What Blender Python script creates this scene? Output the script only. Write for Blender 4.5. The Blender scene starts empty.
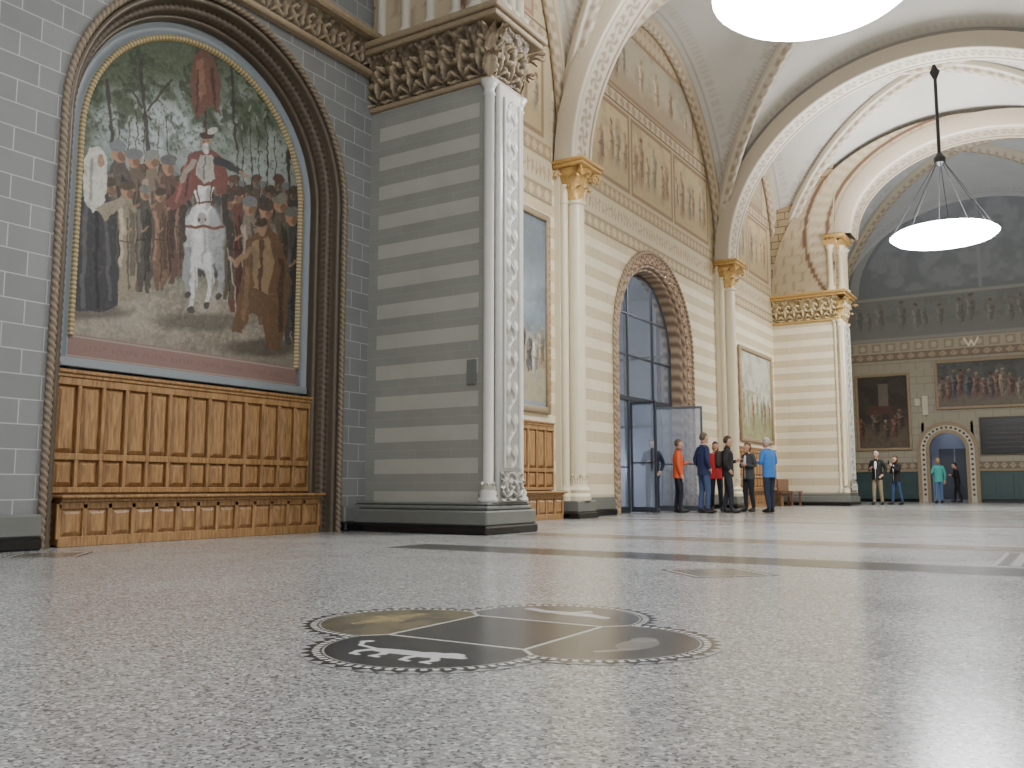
import bpy, math, random
import numpy as np
from mathutils import Vector
random.seed(4); RNG=np.random.RandomState(7)
S=bpy.context.scene
XW=-8.55; CX=-2.85; XR=2.85; ZS=7.05
PF1=(9.75,10.5); PF2=(30.5,31.6); XP=-6.45

# ---------------------------------------------------------------- helpers
def lin(c):
    c=np.asarray(c,dtype=float)
    return np.where(c<=0.04045,c/12.92,((np.maximum(c,0)+0.055)/1.055)**2.4)
def L4(c): 
    r=lin(c); return (float(r[0]),float(r[1]),float(r[2]),1.0)
def newmat(name):
    m=bpy.data.materials.new(name); m.use_nodes=True
    return m,m.node_tree.nodes,m.node_tree.links,m.node_tree.nodes['Principled BSDF']
def plain(name,col,rough=.6,metal=0,noise=.12,scale=6,bump=0.0,coat=0):
    m,n,l,b=newmat(name)
    tc=n.new('ShaderNodeTexCoord'); nz=n.new('ShaderNodeTexNoise'); nz.inputs['Scale'].default_value=scale; nz.inputs['Detail'].default_value=5
    l.new(tc.outputs['Object'],nz.inputs['Vector'])
    mx=n.new('ShaderNodeMixRGB'); c=L4(col)
    mx.inputs[1].default_value=tuple(x*(1-noise) for x in c[:3])+(1,)
    mx.inputs[2].default_value=tuple(min(1,x*(1+noise)) for x in c[:3])+(1,)
    l.new(nz.outputs[0],mx.inputs[0]); l.new(mx.outputs[0],b.inputs['Base Color'])
    b.inputs['Roughness'].default_value=rough; b.inputs['Metallic'].default_value=metal; b.inputs['Coat Weight'].default_value=coat
    if bump:
        bp=n.new('ShaderNodeBump'); bp.inputs['Strength'].default_value=bump; l.new(nz.outputs[0],bp.inputs['Height']); l.new(bp.outputs[0],b.inputs['Normal'])
    return m
def vcmat(name,rough=.6,spec=.5,bump=.15,bscale=30):
    m,n,l,b=newmat(name)
    at=n.new('ShaderNodeAttribute'); at.attribute_name='Col'
    tc=n.new('ShaderNodeTexCoord'); nz=n.new('ShaderNodeTexNoise'); nz.inputs['Scale'].default_value=bscale
    l.new(tc.outputs['Object'],nz.inputs['Vector'])
    mm=n.new('ShaderNodeMapRange'); mm.inputs[3].default_value=.88; mm.inputs[4].default_value=1.1
    l.new(nz.outputs[0],mm.inputs[0])
    mu=n.new('ShaderNodeMixRGB'); mu.blend_type='MULTIPLY'; mu.inputs[0].default_value=1
    l.new(at.outputs['Color'],mu.inputs[1]); l.new(mm.outputs[0],mu.inputs[2]); l.new(mu.outputs[0],b.inputs['Base Color'])
    b.inputs['Roughness'].default_value=rough; b.inputs['Specular IOR Level'].default_value=spec
    if bump:
        bp=n.new('ShaderNodeBump'); bp.inputs['Strength'].default_value=bump; bp.inputs['Distance'].default_value=.01
        l.new(nz.outputs[0],bp.inputs['Height']); l.new(bp.outputs[0],b.inputs['Normal'])
    return m
VC=vcmat('painted_plaster',.75); VCART=vcmat('oil_paint',.6,.3,.1); VCSTONE=vcmat('carved_stone',.5); VCFLOOR=vcmat('mosaic_inlay',.22,.5,0)

def empty(name,parent=None):
    e=bpy.data.objects.new(name,None); S.collection.objects.link(e)
    if parent: e.parent=parent
    return e
def addobj(name,me,parent=None,mats=()):
    for m in mats: me.materials.append(m)
    o=bpy.data.objects.new(name,me); S.collection.objects.link(o)
    if parent: o.parent=parent
    return o
def gmesh(name,P,C=None,mat=VC,parent=None,mask=None,smooth=True):
    nu,nv=P.shape[:2]
    idx=np.arange(nu*nv).reshape(nu,nv)
    F=np.stack([idx[:-1,:-1],idx[1:,:-1],idx[1:,1:],idx[:-1,1:]],-1)
    if mask is not None: F=F[mask[:-1,:-1]]
    F=F.reshape(-1,4)
    me=bpy.data.meshes.new(name); me.from_pydata(P.reshape(-1,3).tolist(),[],F.tolist())
    if C is not None:
        ca=me.color_attributes.new('Col','FLOAT_COLOR','POINT')
        A=np.ones((nu*nv,4),dtype=np.float32); A[:,:3]=np.clip(lin(C.reshape(-1,3)),0,1); ca.data.foreach_set('color',A.ravel())
    if smooth: me.polygons.foreach_set('use_smooth',[True]*len(me.polygons))
    return addobj(name,me,parent,[mat])
class Acc:
    def __init__(s): s.v=[];s.f=[];s.m=[]
    def add(s,v,f,m=0):
        o=len(s.v); s.v+= [tuple(p) for p in v]; s.f+=[tuple(i+o for i in q) for q in f]; s.m+=[m]*len(f)
    def box(s,x0,x1,y0,y1,z0,z1,m=0,c=0):
        if c<=0:
            v=[(x0,y0,z0),(x1,y0,z0),(x1,y1,z0),(x0,y1,z0),(x0,y0,z1),(x1,y0,z1),(x1,y1,z1),(x0,y1,z1)]
            s.add(v,[(0,3,2,1),(4,5,6,7),(0,1,5,4),(1,2,6,5),(2,3,7,6),(3,0,4,7)],m)
        else:
            R=[]
            for (z,i) in ((z0,c),(z0+c,0),(z1-c,0),(z1,c)):
                a,b,d,e=x0+i,x1-i,y0+i,y1-i
                k=c if i==0 else 0.0001
                R.append([(a+k,d,z),(b-k,d,z),(b,d+k,z),(b,e-k,z),(b-k,e,z),(a+k,e,z),(a,e-k,z),(a,d+k,z)])
            v=[p for r in R for p in r]; f=[tuple(range(7,-1,-1)),tuple(range(24,32))]
            for i in range(3):
                for j in range(8): f.append((i*8+j,i*8+(j+1)%8,i*8+8+(j+1)%8,i*8+8+j))
            s.add(v,f,m)
    def lathe(s,cx,cy,prof,n=24,m=0,sx=1,sy=1):
        v=[];f=[]
        for (r,z) in prof:
            for j in range(n):
                a=2*math.pi*j/n; v.append((cx+r*sx*math.cos(a),cy+r*sy*math.sin(a),z))
        for i in range(len(prof)-1):
            for j in range(n): f.append((i*n+j,i*n+(j+1)%n,(i+1)*n+(j+1)%n,(i+1)*n+j))
        f.append(tuple(range(n-1,-1,-1))); f.append(tuple(range((len(prof)-1)*n,len(prof)*n)))
        s.add(v,f,m)
    def tube(s,pts,rad,n=8,m=0):
        pts=[Vector(p) for p in pts]; v=[];f=[]
        for i,p in enumerate(pts):
            t=(pts[min(i+1,len(pts)-1)]-pts[max(i-1,0)]).normalized()
            a=t.orthogonal().normalized() if i==0 else (a-t*a.dot(t)).normalized()
            b=t.cross(a); r=rad[i] if hasattr(rad,'__len__') else rad
            for j in range(n):
                q=2*math.pi*j/n; v.append(p+a*(r*math.cos(q))+b*(r*math.sin(q)))
        for i in range(len(pts)-1):
            for j in range(n): f.append((i*n+j,i*n+(j+1)%n,(i+1)*n+(j+1)%n,(i+1)*n+j))
        f.append(tuple(range(n-1,-1,-1))); f.append(tuple(range((len(pts)-1)*n,len(pts)*n)))
        s.add(v,f,m)
    def ball(s,c,r,m=0,nu=14,nv=9,fn=None):
        v=[];f=[]
        for i in range(nv+1):
            th=math.pi*i/nv
            for j in range(nu):
                ph=2*math.pi*j/nu
                p=[math.sin(th)*math.cos(ph),math.sin(th)*math.sin(ph),math.cos(th)]
                if fn: p=fn(p)
                v.append((c[0]+r[0]*p[0],c[1]+r[1]*p[1],c[2]+r[2]*p[2]))
        for i in range(nv):
            for j in range(nu): f.append((i*nu+j,(i+1)*nu+j,(i+1)*nu+(j+1)%nu,i*nu+(j+1)%nu))
        s.add(v,f,m)
    def leaf(s,cx,cy,ang,r0,z0,h,w,out,m=0,curl=.25):
        nu,nt=7,9; v=[];f=[]
        ca,sa=math.cos(ang),math.sin(ang)
        for i in range(nt):
            t=i/(nt-1); ww=w*(0.55+0.6*math.sin(math.pi*min(1,t*1.05)))*(1+.16*math.cos(t*19))*(1-.75*max(0,t-.7)/.3)
            rr=r0+out*t**2.4; z=z0+h*t-(curl*h*max(0,(t-.78)/.22)**2)
            if t>.78: rr+=out*.35*math.sin((t-.78)/.22*math.pi*.6)
            for j in range(nu):
                u=-1+2*j/(nu-1); lat=u*ww*.5; d=-.18*w*u*u+.05*w*math.cos(u*9)
                rad=rr+d
                v.append((cx+rad*ca-lat*sa,cy+rad*sa+lat*ca,z-.08*h*u*u))
        for i in range(nt-1):
            for j in range(nu-1): f.append((i*nu+j,i*nu+j+1,(i+1)*nu+j+1,(i+1)*nu+j))
        s.add(v,f,m)
    def obj(s,name,mats,parent=None,smooth=False):
        me=bpy.data.meshes.new(name); me.from_pydata([tuple(map(float,p)) for p in s.v],[],s.f)
        me.polygons.foreach_set('material_index',s.m)
        if smooth: me.polygons.foreach_set('use_smooth',[True]*len(me.polygons))
        me.update()
        return addobj(name,me,parent,mats)
LAT=RNG.rand(8,97,97)
def vn(U,V,sc,seed=0):
    a=U*sc+seed*13.7+200; b=V*sc+seed*7.3+200; ia=np.floor(a).astype(int); ib=np.floor(b).astype(int)
    fa=a-ia; fb=b-ib; fa=fa*fa*(3-2*fa); fb=fb*fb*(3-2*fb); T=LAT[seed%8]
    g=lambda i,j:T[i%97,j%97]
    return (g(ia,ib)*(1-fa)+g(ia+1,ib)*fa)*(1-fb)+(g(ia,ib+1)*(1-fa)+g(ia+1,ib+1)*fa)*fb
def fbm(U,V,sc,seed=0): return .5*vn(U,V,sc,seed)+.3*vn(U,V,sc*2.1,seed+1)+.2*vn(U,V,sc*4.3,seed+2)
class Art:
    def __init__(s,U,V,base): s.U=U;s.V=V;s.C=np.ones(U.shape+(3,))*np.array(base,float)
    def put(s,m,col,a=1.0):
        m=np.clip(m,0,1)*a; s.C=s.C*(1-m[...,None])+np.array(col,float)*m[...,None]
    def rect(s,u0,u1,v0,v1,col,a=1): s.put(((s.U>=u0)&(s.U<=u1)&(s.V>=v0)&(s.V<=v1)).astype(float),col,a)
    def frame(s,u0,u1,v0,v1,w,col):
        s.put((((s.U>=u0)&(s.U<=u1)&(s.V>=v0)&(s.V<=v1))&~((s.U>=u0+w)&(s.U<=u1-w)&(s.V>=v0+w)&(s.V<=v1-w))).astype(float),col)
    def ell(s,cx,cy,rx,ry,col,a=1,rot=0,soft=.15):
        c,q=math.cos(rot),math.sin(rot); dx=s.U-cx; dy=s.V-cy
        d=np.sqrt(((dx*c+dy*q)/rx)**2+((-dx*q+dy*c)/ry)**2); s.put((1-d)/soft+.5,col,a)
    def poly(s,pts,col,a=1):
        m=np.zeros(s.U.shape,bool); n=len(pts)
        for i in range(n):
            x1,y1=pts[i];x2,y2=pts[(i+1)%n]
            if y1==y2: continue
            m^=((y1>s.V)!=(y2>s.V))&(s.U<(x2-x1)*(s.V-y1)/(y2-y1)+x1)
        s.put(m.astype(float),col,a)
    def line(s,x1,y1,x2,y2,w,col,a=1):
        dx,dy=x2-x1,y2-y1; t=np.clip(((s.U-x1)*dx+(s.V-y1)*dy)/(dx*dx+dy*dy+1e-9),0,1)
        d=np.hypot(s.U-x1-t*dx,s.V-y1-t*dy); s.put(np.clip((w-d)/(w*.3)+.5,0,1),col,a)
    def fig(s,x,yt,yb,w,col,skin=(.62,.48,.38),hat=None,k=1):
        h=(yb-yt); hr=abs(h)*.065; sg=1 if h>0 else -1
        lo=tuple(max(0,c*.6) for c in col); hi=tuple(min(1,c*1.35+.04) for c in col)
        s.poly([(x-w*.22,yt+sg*hr*1.9),(x+w*.22,yt+sg*hr*1.9),(x+w*.5,yt+h*.24),(x+w*.44,yt+h*.45),(x+w*.38,yt+h*.55),(x+w*.48,yt+h*.82),(x+w*.25,yb),(x+w*.05,yb),(x,yt+h*.85),(x-w*.08,yb),(x-w*.3,yb),(x-w*.46,yt+h*.8),(x-w*.36,yt+h*.55),(x-w*.5,yt+h*.24)],col)
        s.poly([(x+w*.1,yt+h*.2),(x+w*.42,yt+h*.26),(x+w*.36,yt+h*.8),(x+w*.12,yt+h*.8)],lo,.75)
        s.line(x-w*.28,yt+h*.22,x-w*.3,yt+h*.7,w*.08,hi,.7); s.line(x,yt+h*.3,x+w*.05,yb-h*.1,w*.05,lo,.8)
        s.line(x-w*.42,yt+h*.22,x-w*.1,yt+h*.42,w*.10,hi,.6); s.line(x-w*.1,yt+h*.42,x+w*.2,yt+h*.38,w*.06,skin,.7)
        s.line(x-w*.34,yt+h*.5,x+w*.34,yt+h*.5,w*.05,lo,.8)
        s.ell(x,yt+sg*hr,hr*.8,hr*1.05,skin); s.ell(x+hr*.3,yt+sg*hr*1.4,hr*.45,hr*.5,tuple(c*.6 for c in skin),.7)
        s.ell(x,yt+sg*hr*.35,hr*.95,hr*.65,hat if hat else (.2,.15,.11))

# ---------------------------------------------------------------- materials
def wallmat(name,c1,c2,mortar,bw,bh,msize,stripe=None,rough=.7,off=.5):
    m,n,l,b=newmat(name)
    tc=n.new('ShaderNodeTexCoord'); sp=n.new('ShaderNodeSeparateXYZ'); l.new(tc.outputs['Object'],sp.inputs[0])
    ad=n.new('ShaderNodeMath'); ad.operation='ADD'; l.new(sp.outputs['X'],ad.inputs[0]); l.new(sp.outputs['Y'],ad.inputs[1])
    cb=n.new('ShaderNodeCombineXYZ'); l.new(ad.outputs[0],cb.inputs[0]); l.new(sp.outputs['Z'],cb.inputs[1])
    br=n.new('ShaderNodeTexBrick'); br.inputs['Color1'].default_value=L4(c1); br.inputs['Color2'].default_value=L4(c2); br.inputs['Mortar'].default_value=L4(mortar)
    br.inputs['Scale'].default_value=1; br.inputs['Mortar Size'].default_value=msize; br.inputs['Brick Width'].default_value=bw; br.inputs['Row Height'].default_value=bh
    br.inputs['Mortar Smooth'].default_value=.2; br.offset=off
    l.new(cb.outputs[0],br.inputs['Vector']); src=br.outputs['Color']
    if stripe:
        col,period,frac,phase,br_=stripe
        a=n.new('ShaderNodeMath'); a.operation='ADD'; a.inputs[1].default_value=phase; l.new(sp.outputs['Z'],a.inputs[0])
        d=n.new('ShaderNodeMath'); d.operation='DIVIDE'; d.inputs[1].default_value=period; l.new(a.outputs[0],d.inputs[0])
        f=n.new('ShaderNodeMath'); f.operation='FRACT'; l.new(d.outputs[0],f.inputs[0])
        g=n.new('ShaderNodeMath'); g.operation='LESS_THAN'; g.inputs[1].default_value=frac; l.new(f.outputs[0],g.inputs[0])
        last=g.outputs[0]
        if br_:
            for (op,val) in (('GREATER_THAN',br_[0]),('LESS_THAN',br_[1])):
                h=n.new('ShaderNodeMath'); h.operation=op; h.inputs[1].default_value=val; l.new(sp.outputs['X'],h.inputs[0])
                k=n.new('ShaderNodeMath'); k.operation='MULTIPLY'; l.new(last,k.inputs[0]); l.new(h.outputs[0],k.inputs[1]); last=k.outputs[0]
        g2=n.new('ShaderNodeMath'); g2.operation='MULTIPLY'; g2.inputs[1].default_value=.85; l.new(last,g2.inputs[0])
        mx=n.new('ShaderNodeMixRGB'); mx.inputs[2].default_value=L4(col); l.new(g2.outputs[0],mx.inputs[0]); l.new(src,mx.inputs[1]); src=mx.outputs[0]
    nz=n.new('ShaderNodeTexNoise'); nz.inputs['Scale'].default_value=1.7; nz.inputs['Detail'].default_value=6; l.new(tc.outputs['Object'],nz.inputs['Vector'])
    mr=n.new('ShaderNodeMapRange'); mr.inputs[3].default_value=.85; mr.inputs[4].default_value=1.12; l.new(nz.outputs[0],mr.inputs[0])
    mu=n.new('ShaderNodeMixRGB'); mu.blend_type='MULTIPLY'; mu.inputs[0].default_value=1; l.new(src,mu.inputs[1]); l.new(mr.outputs[0],mu.inputs[2])
    l.new(mu.outputs[0],b.inputs['Base Color']); b.inputs['Roughness'].default_value=rough
    bp=n.new('ShaderNodeBump'); bp.inputs['Strength'].default_value=.2; bp.inputs['Distance'].default_value=.01; bp.invert=True
    l.new(br.outputs['Fac'],bp.inputs['Height']); l.new(bp.outputs[0],b.inputs['Normal'])
    return m
M_BRICK=wallmat('grey_brick',(.47,.475,.47),(.505,.51,.505),(.66,.665,.655),.42,.24,.0065)
M_PIER=wallmat('striped_pier',(.52,.52,.49),(.535,.535,.505),(.57,.57,.54),.6,.22,.004,stripe=((.655,.645,.605),.44,.46,.1,(-8.38,-6.62)))
M_CREAM=wallmat('cream_striped_wall',(.77,.71,.585),(.79,.73,.605),(.69,.63,.51),.7,.22,.008,stripe=((.88,.845,.75),.44,.5,0,None))
M_DARKPL=plain('grey_plinth',(.41,.42,.40),.4); M_BLACK=plain('black_marble',(.05,.055,.06),.25)
M_STONE=plain('pale_stone',(.76,.74,.68),.45,noise=.08,scale=9,bump=.1); M_WSTONE=plain('white_marble',(.78,.775,.75),.28,noise=.08,scale=5)
M_GOLD=plain('gilded_carving',(.76,.62,.38),.4,.3,.25,14,.3); M_BRONZE=plain('bronze_moulding',(.34,.30,.25),.4,.2,.2,12,.1)
M_BGREY=plain('blue_grey_frame',(.50,.53,.55),.45,noise=.06); M_TAN=plain('tan_carving',(.58,.51,.41),.55,0,.3,16,.3)
M_GREEN=plain('green_wainscot',(.20,.29,.30),.4); M_IRON=plain('dark_iron',(.11,.115,.12),.45,.5); M_STEEL=plain('grey_door_steel',(.30,.32,.36),.35,.5)
M_CREAMP=plain('cream_shaft',(.84,.80,.69),.4,noise=.05)
M_UP=wallmat('upper_ochre_stone',(.62,.54,.42),(.68,.60,.48),(.42,.36,.28),.5,.25,.02,rough=.6)
def woodmat():
    m,n,l,b=newmat('oak_panelling')
    tc=n.new('ShaderNodeTexCoord'); mp=n.new('ShaderNodeMapping'); mp.inputs['Scale'].default_value=(9,9,1.1); l.new(tc.outputs['Object'],mp.inputs[0])
    nz=n.new('ShaderNodeTexNoise'); nz.inputs['Scale'].default_value=4; nz.inputs['Detail'].default_value=8; nz.inputs['Distortion'].default_value=.6; l.new(mp.outputs[0],nz.inputs['Vector'])
    cr=n.new('ShaderNodeValToRGB'); cr.color_ramp.elements[0].position=.3; cr.color_ramp.elements[0].color=L4((.46,.33,.20)); cr.color_ramp.elements[1].position=.7; cr.color_ramp.elements[1].color=L4((.68,.53,.35))
    l.new(nz.outputs[0],cr.inputs[0]); l.new(cr.outputs[0],b.inputs['Base Color']); b.inputs['Roughness'].default_value=.38
    return m
M_WOOD=woodmat()
def floormat():
    m,n,l,b=newmat('terrazzo')
    tc=n.new('ShaderNodeTexCoord')
    def vor(sc):
        v=n.new('ShaderNodeTexVoronoi'); v.inputs['Scale'].default_value=sc; l.new(tc.outputs['Object'],v.inputs['Vector']); return v
    v1=vor(85); sp=n.new('ShaderNodeSeparateColor'); l.new(v1.outputs['Color'],sp.inputs[0])
    cr=n.new('ShaderNodeValToRGB'); e=cr.color_ramp.elements; cr.color_ramp.interpolation='CONSTANT'
    e[0].position=0; e[0].color=L4((.42,.42,.42)); e[1].position=.10; e[1].color=L4((.545,.545,.54))
    for p,c in ((.3,(.62,.62,.61)),(.6,(.67,.67,.66)),(.88,(.79,.79,.77))):
        q=e.new(p); q.color=L4(c)
    l.new(sp.outputs[0],cr.inputs[0])
    v2=vor(150); s2=n.new('ShaderNodeSeparateColor'); l.new(v2.outputs['Color'],s2.inputs[0])
    lt=n.new('ShaderNodeMath'); lt.operation='LESS_THAN'; lt.inputs[1].default_value=.07; l.new(s2.outputs[1],lt.inputs[0])
    mx=n.new('ShaderNodeMixRGB'); mx.inputs[2].default_value=L4((.32,.32,.33)); l.new(lt.outputs[0],mx.inputs[0]); l.new(cr.outputs[0],mx.inputs[1])
    nz=n.new('ShaderNodeTexNoise'); nz.inputs['Scale'].default_value=.9; nz.inputs['Detail'].default_value=4; l.new(tc.outputs['Object'],nz.inputs['Vector'])
    mr=n.new('ShaderNodeMapRange'); mr.inputs[3].default_value=.88; mr.inputs[4].default_value=1.1; l.new(nz.outputs[0],mr.inputs[0])
    mu=n.new('ShaderNodeMixRGB'); mu.blend_type='MULTIPLY'; mu.inputs[0].default_value=1; l.new(mx.outputs[0],mu.inputs[1]); l.new(mr.outputs[0],mu.inputs[2])
    l.new(mu.outputs[0],b.inputs['Base Color'])
    r2=n.new('ShaderNodeMapRange'); r2.inputs[3].default_value=.15; r2.inputs[4].default_value=.27; l.new(nz.outputs[0],r2.inputs[0]); l.new(r2.outputs[0],b.inputs['Roughness'])
    b.inputs['Specular IOR Level'].default_value=.7
    return m
M_FLOOR=floormat()

# ---------------------------------------------------------------- floor
a=Acc(); a.box(-9.6,XR+3,-5,40.2,-.2,0); a.obj('floor',[M_FLOOR])
def inlay(name,x0,x1,y0,y1,fn,res,z=.002):
    nu=max(2,int((x1-x0)/res)); nv=max(2,int((y1-y0)/res))
    U,V=np.meshgrid(np.linspace(x0,x1,nu),np.linspace(y0,y1,nv),indexing='ij')
    C,mk=fn(U,V); P=np.stack([U,V,np.full_like(U,z)],-1)
    return gmesh(name,P,C,VCFLOOR,None,mk)
def quatre(cx,cy,sc):
    def fn(U,V):
        u=(U-cx)/sc; v=(V-cy)/sc
        A=Art(u,v,(.20,.20,.21))
        D4=np.stack([np.hypot(u-.43,v),np.hypot(u+.43,v),np.hypot(u,v-.43),np.hypot(u,v+.43)])
        d=D4.min(0); lobe=D4.argmin(0); R=.435
        cxs=np.array([.43,-.43,0,0])[lobe]; cys=np.array([0,0,.43,-.43])[lobe]
        th=np.arctan2(v-cys,u-cxs); saw=abs(np.mod(th*19/math.pi,1)-.5)*2
        dot=np.mod(th*34/math.pi,1)<.55
        A.put(((d<R-.016)&(d>R-.042)&dot).astype(float),(.84,.84,.81))
        A.put((d>R-.008).astype(float),(.66,.66,.65))
        A.put(((d>R-.008)&((d-R+.008)<.036*saw)).astype(float),(.20,.20,.21))
        inn=d<R-.055
        A.put((abs(d-(R-.056))<.006).astype(float),(.74,.74,.71))
        fields=[(.36,.345,.32),(.44,.40,.31),(.36,.36,.37),(.20,.20,.21)]
        nz=fbm(u,v,9,3)
        for k in range(4): A.put((inn&(lobe==k)).astype(float),np.array(fields[k]))
        A.put(inn*np.clip((nz-.5)*8,0,1),(.28,.27,.26),.6)
        sq=(np.maximum(abs(u),abs(v))<.30); A.put(sq.astype(float),(.255,.25,.25))
        A.put((inn&(abs(np.maximum(abs(u),abs(v))-.305)<.008)).astype(float),(.76,.76,.72))
        A.put((inn&(abs(abs(u)-abs(v))<.010)&(np.hypot(u,v)>.42)).astype(float),(.76,.76,.72))
        w=(.82,.82,.81)
        A.ell(-.03,-.57,.14,.038,w,.95,.06); A.ell(.09,-.56,.06,.05,w,.95); A.ell(.155,-.535,.052,.045,w); A.ell(.20,-.55,.03,.02,w)
        for q,s_ in ((-.14,-.03),(-.09,.03),(.07,-.02),(.12,.04)): A.line(q,-.57,q+s_,-.63,.016,w); A.line(q+s_,-.63,q+s_*.6,-.675,.013,w); A.line(q+s_*.6,-.675,q+s_*.6+.03,-.68,.010,w)
        A.line(-.16,-.56,-.24,-.54,.010,w); A.line(-.24,-.54,-.28,-.48,.010,w); A.ell(-.275,-.465,.028,.018,w,1,.8)
        A.ell(.02,.57,.14,.045,w,.8,-.15); A.line(.1,.58,.2,.53,.03,w,.8); A.line(-.1,.57,-.22,.62,.03,w,.8); A.line(.0,.56,.05,.66,.03,w,.7)
        g=(.60,.54,.38); A.ell(-.58,.02,.09,.13,g,.6); A.line(-.6,-.15,-.55,.2,.03,g,.8); A.line(-.66,.05,-.5,.0,.025,g,.8); A.ell(.60,0,.07,.13,(.54,.52,.48),.8); A.ell(.58,.1,.05,.06,(.56,.54,.50),.8); A.line(.62,-.1,.54,-.2,.02,(.56,.54,.50),.8)
        return A.C,(d<R+.030)
    return fn
inlay('floor_mosaic_medallion',-3.08,-1.12,2.28,4.24,quatre(-2.10,3.25,1.06),.0048)
def small(cx,cy):
    def fn(U,V):
        A=Art(U-cx,V-cy,(.32,.32,.33)); r=abs(A.U)+abs(A.V)
        A.put(((r<.4)&(r>.36)).astype(float),(.74,.73,.69)); A.put((r<.3).astype(float),(.54,.51,.46)); A.put(((r<.26)&(vn(A.U,A.V,14,2)>.5)).astype(float),(.34,.33,.32))
        return A.C,(r<.44)
    return fn
inlay('floor_mosaic_medallion.001',-2.7,-1.7,5.75,6.75,small(-2.2,6.25),.01)
inlay('floor_mosaic_medallion.002',-8.3,-7.3,4.2,5.2,small(-7.8,4.7),.01)
def bandfn(y0,y1,dark,light):
    def fn(U,V):
        A=Art(U,V,dark); w=y1-y0; t=(V-y0)/w
        A.put(((t<.05)|(t>.95)).astype(float),light); A.put(((t>.10)&(t<.14)|(t>.86)&(t<.90)).astype(float),light,.8)
        q=np.mod(U/.5,1); A.put((abs(q-.5)*.9+abs(t-.5)<.22).astype(float),light,.35); A.put((abs(q-.5)*.9+abs(t-.5)<.12).astype(float),dark,.9)
        return A.C,None
    return fn
inlay('floor_mosaic_band',-5.9,5.6,7.05,7.75,bandfn(7.05,7.75,(.26,.255,.25),(.46,.45,.43)),.03)
inlay('floor_mosaic_band.001',-6.1,5.6,9.6,10.5,bandfn(9.6,10.5,(.48,.44,.40),(.72,.69,.64)),.04)
inlay('floor_mosaic_band.002',-8.0,5.6,15.3,15.9,bandfn(15.3,15.9,(.50,.46,.42),(.70,.68,.64)),.05)
inlay('floor_mosaic_band.003',-8.0,5.6,24.7,25.3,bandfn(24.7,25.3,(.50,.46,.42),(.70,.68,.64)),.06)
def stripes(U,V):
    A=Art(U,V,(.68,.67,.65)); 
    for k in (-.52,-.37,-.22,-.07): A.put((abs(U-k)<.035).astype(float),(.42,.41,.40))
    return A.C,None
inlay('floor_mosaic_band.004',-.60,0.03,7.95,9.5,stripes,.025)

# ---------------------------------------------------------------- walls
def archwall(name,x,y0,y1,ztop,mat,op=None,parent=None):
    A=Acc()
    if op:
        cy,r,sp,zb=op
        A.add([(x,y0,0),(x,cy-r,0),(x,cy-r,ztop),(x,y0,ztop)],[(0,1,2,3)])
        A.add([(x,cy+r,0),(x,y1,0),(x,y1,ztop),(x,cy+r,ztop)],[(0,1,2,3)])
        N=48; ys=[cy-r*math.cos(math.pi*i/N) for i in range(N+1)]; zs=[sp+r*math.sin(math.pi*i/N) for i in range(N+1)]
        for i in range(N): A.add([(x,ys[i],zs[i]),(x,ys[i+1],zs[i+1]),(x,ys[i+1],ztop),(x,ys[i],ztop)],[(0,1,2,3)])
    else: A.add([(x,y0,0),(x,y1,0),(x,y1,ztop),(x,y0,ztop)],[(0,1,2,3)])
    return A.obj(name,[mat],parent)
WL=empty('wall_left')
CY=7.13; SP=4.45
archwall('brickwork',XW,-5,9.8,12.6,M_BRICK,(CY,2.08,SP,0),WL)
DCY=20.3; DSP=3.9
archwall('plaster_lower',XW,10.4,40,12.6,M_CREAM,(DCY,2.4,DSP,0),WL)
a=Acc(); a.box(-9.25,-9.1,4.4,9.6,0,7.4); a.obj('recess_back',[M_BGREY],WL)
a=Acc(); a.box(XR,XR+.3,10.05,40,0,12.6); a.obj('wall_right',[M_CREAM])

def archsweep(name,cy,sp,z0,prof,mat,ds=.05,colfn=None,disp=None,parent=None):
    prof=np.array(prof,float); rm=prof[:,0].mean()
    nj=max(2,int((sp-z0)/ds)); na=max(8,int(math.pi*rm/ds))
    cen=[];dr=[];s=[]
    for i in range(nj): z=z0+(sp-z0)*i/nj; cen.append((cy,z)); dr.append((-1,0)); s.append(z-z0)
    for i in range(na+1):
        t=math.pi*(1-i/na); cen.append((cy,sp)); dr.append((math.cos(t),math.sin(t))); s.append(sp-z0+rm*math.pi*i/na)
    for i in range(1,nj+1): z=sp-(sp-z0)*i/nj; cen.append((cy,z)); dr.append((1,0)); s.append(sp-z0+rm*math.pi+sp-z)
    cen=np.array(cen);dr=np.array(dr);s=np.array(s)
    J=np.arange(len(prof)); SS,JJ=np.meshgrid(s,J,indexing='ij')
    r=np.repeat(prof[None,:,0],len(s),0); x=np.repeat(prof[None,:,1],len(s),0)
    if disp is not None:
        dd=disp(SS,JJ); r=r+dd[0]; x=x+dd[1]
    P=np.stack([x,cen[:,None,0]+r*dr[:,None,0],cen[:,None,1]+r*dr[:,None,1]],-1)
    C=None if colfn is None else colfn(SS,JJ)
    return gmesh(name,P,C,mat,parent)
def roll(rc,xc,rad,n=9,a0=-100,a1=200):
    return [(rc+rad*math.cos(math.radians(a0+(a1-a0)*i/(n-1))),xc+rad*math.sin(math.radians(a0+(a1-a0)*i/(n-1)))) for i in range(n)]
def twist(freq,rad,n,amp=.3):
    def f(S_,J_):
        be=np.radians(-100+300*J_/(n-1)); m=amp*rad*np.sin(2*math.pi*S_/freq+2*be); return m*np.cos(be),m*np.sin(be)
    return f
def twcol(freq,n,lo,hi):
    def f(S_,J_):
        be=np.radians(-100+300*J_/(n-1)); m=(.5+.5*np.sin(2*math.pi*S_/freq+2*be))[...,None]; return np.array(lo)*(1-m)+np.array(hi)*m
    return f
PA=empty('arched_picture_surround')
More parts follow.
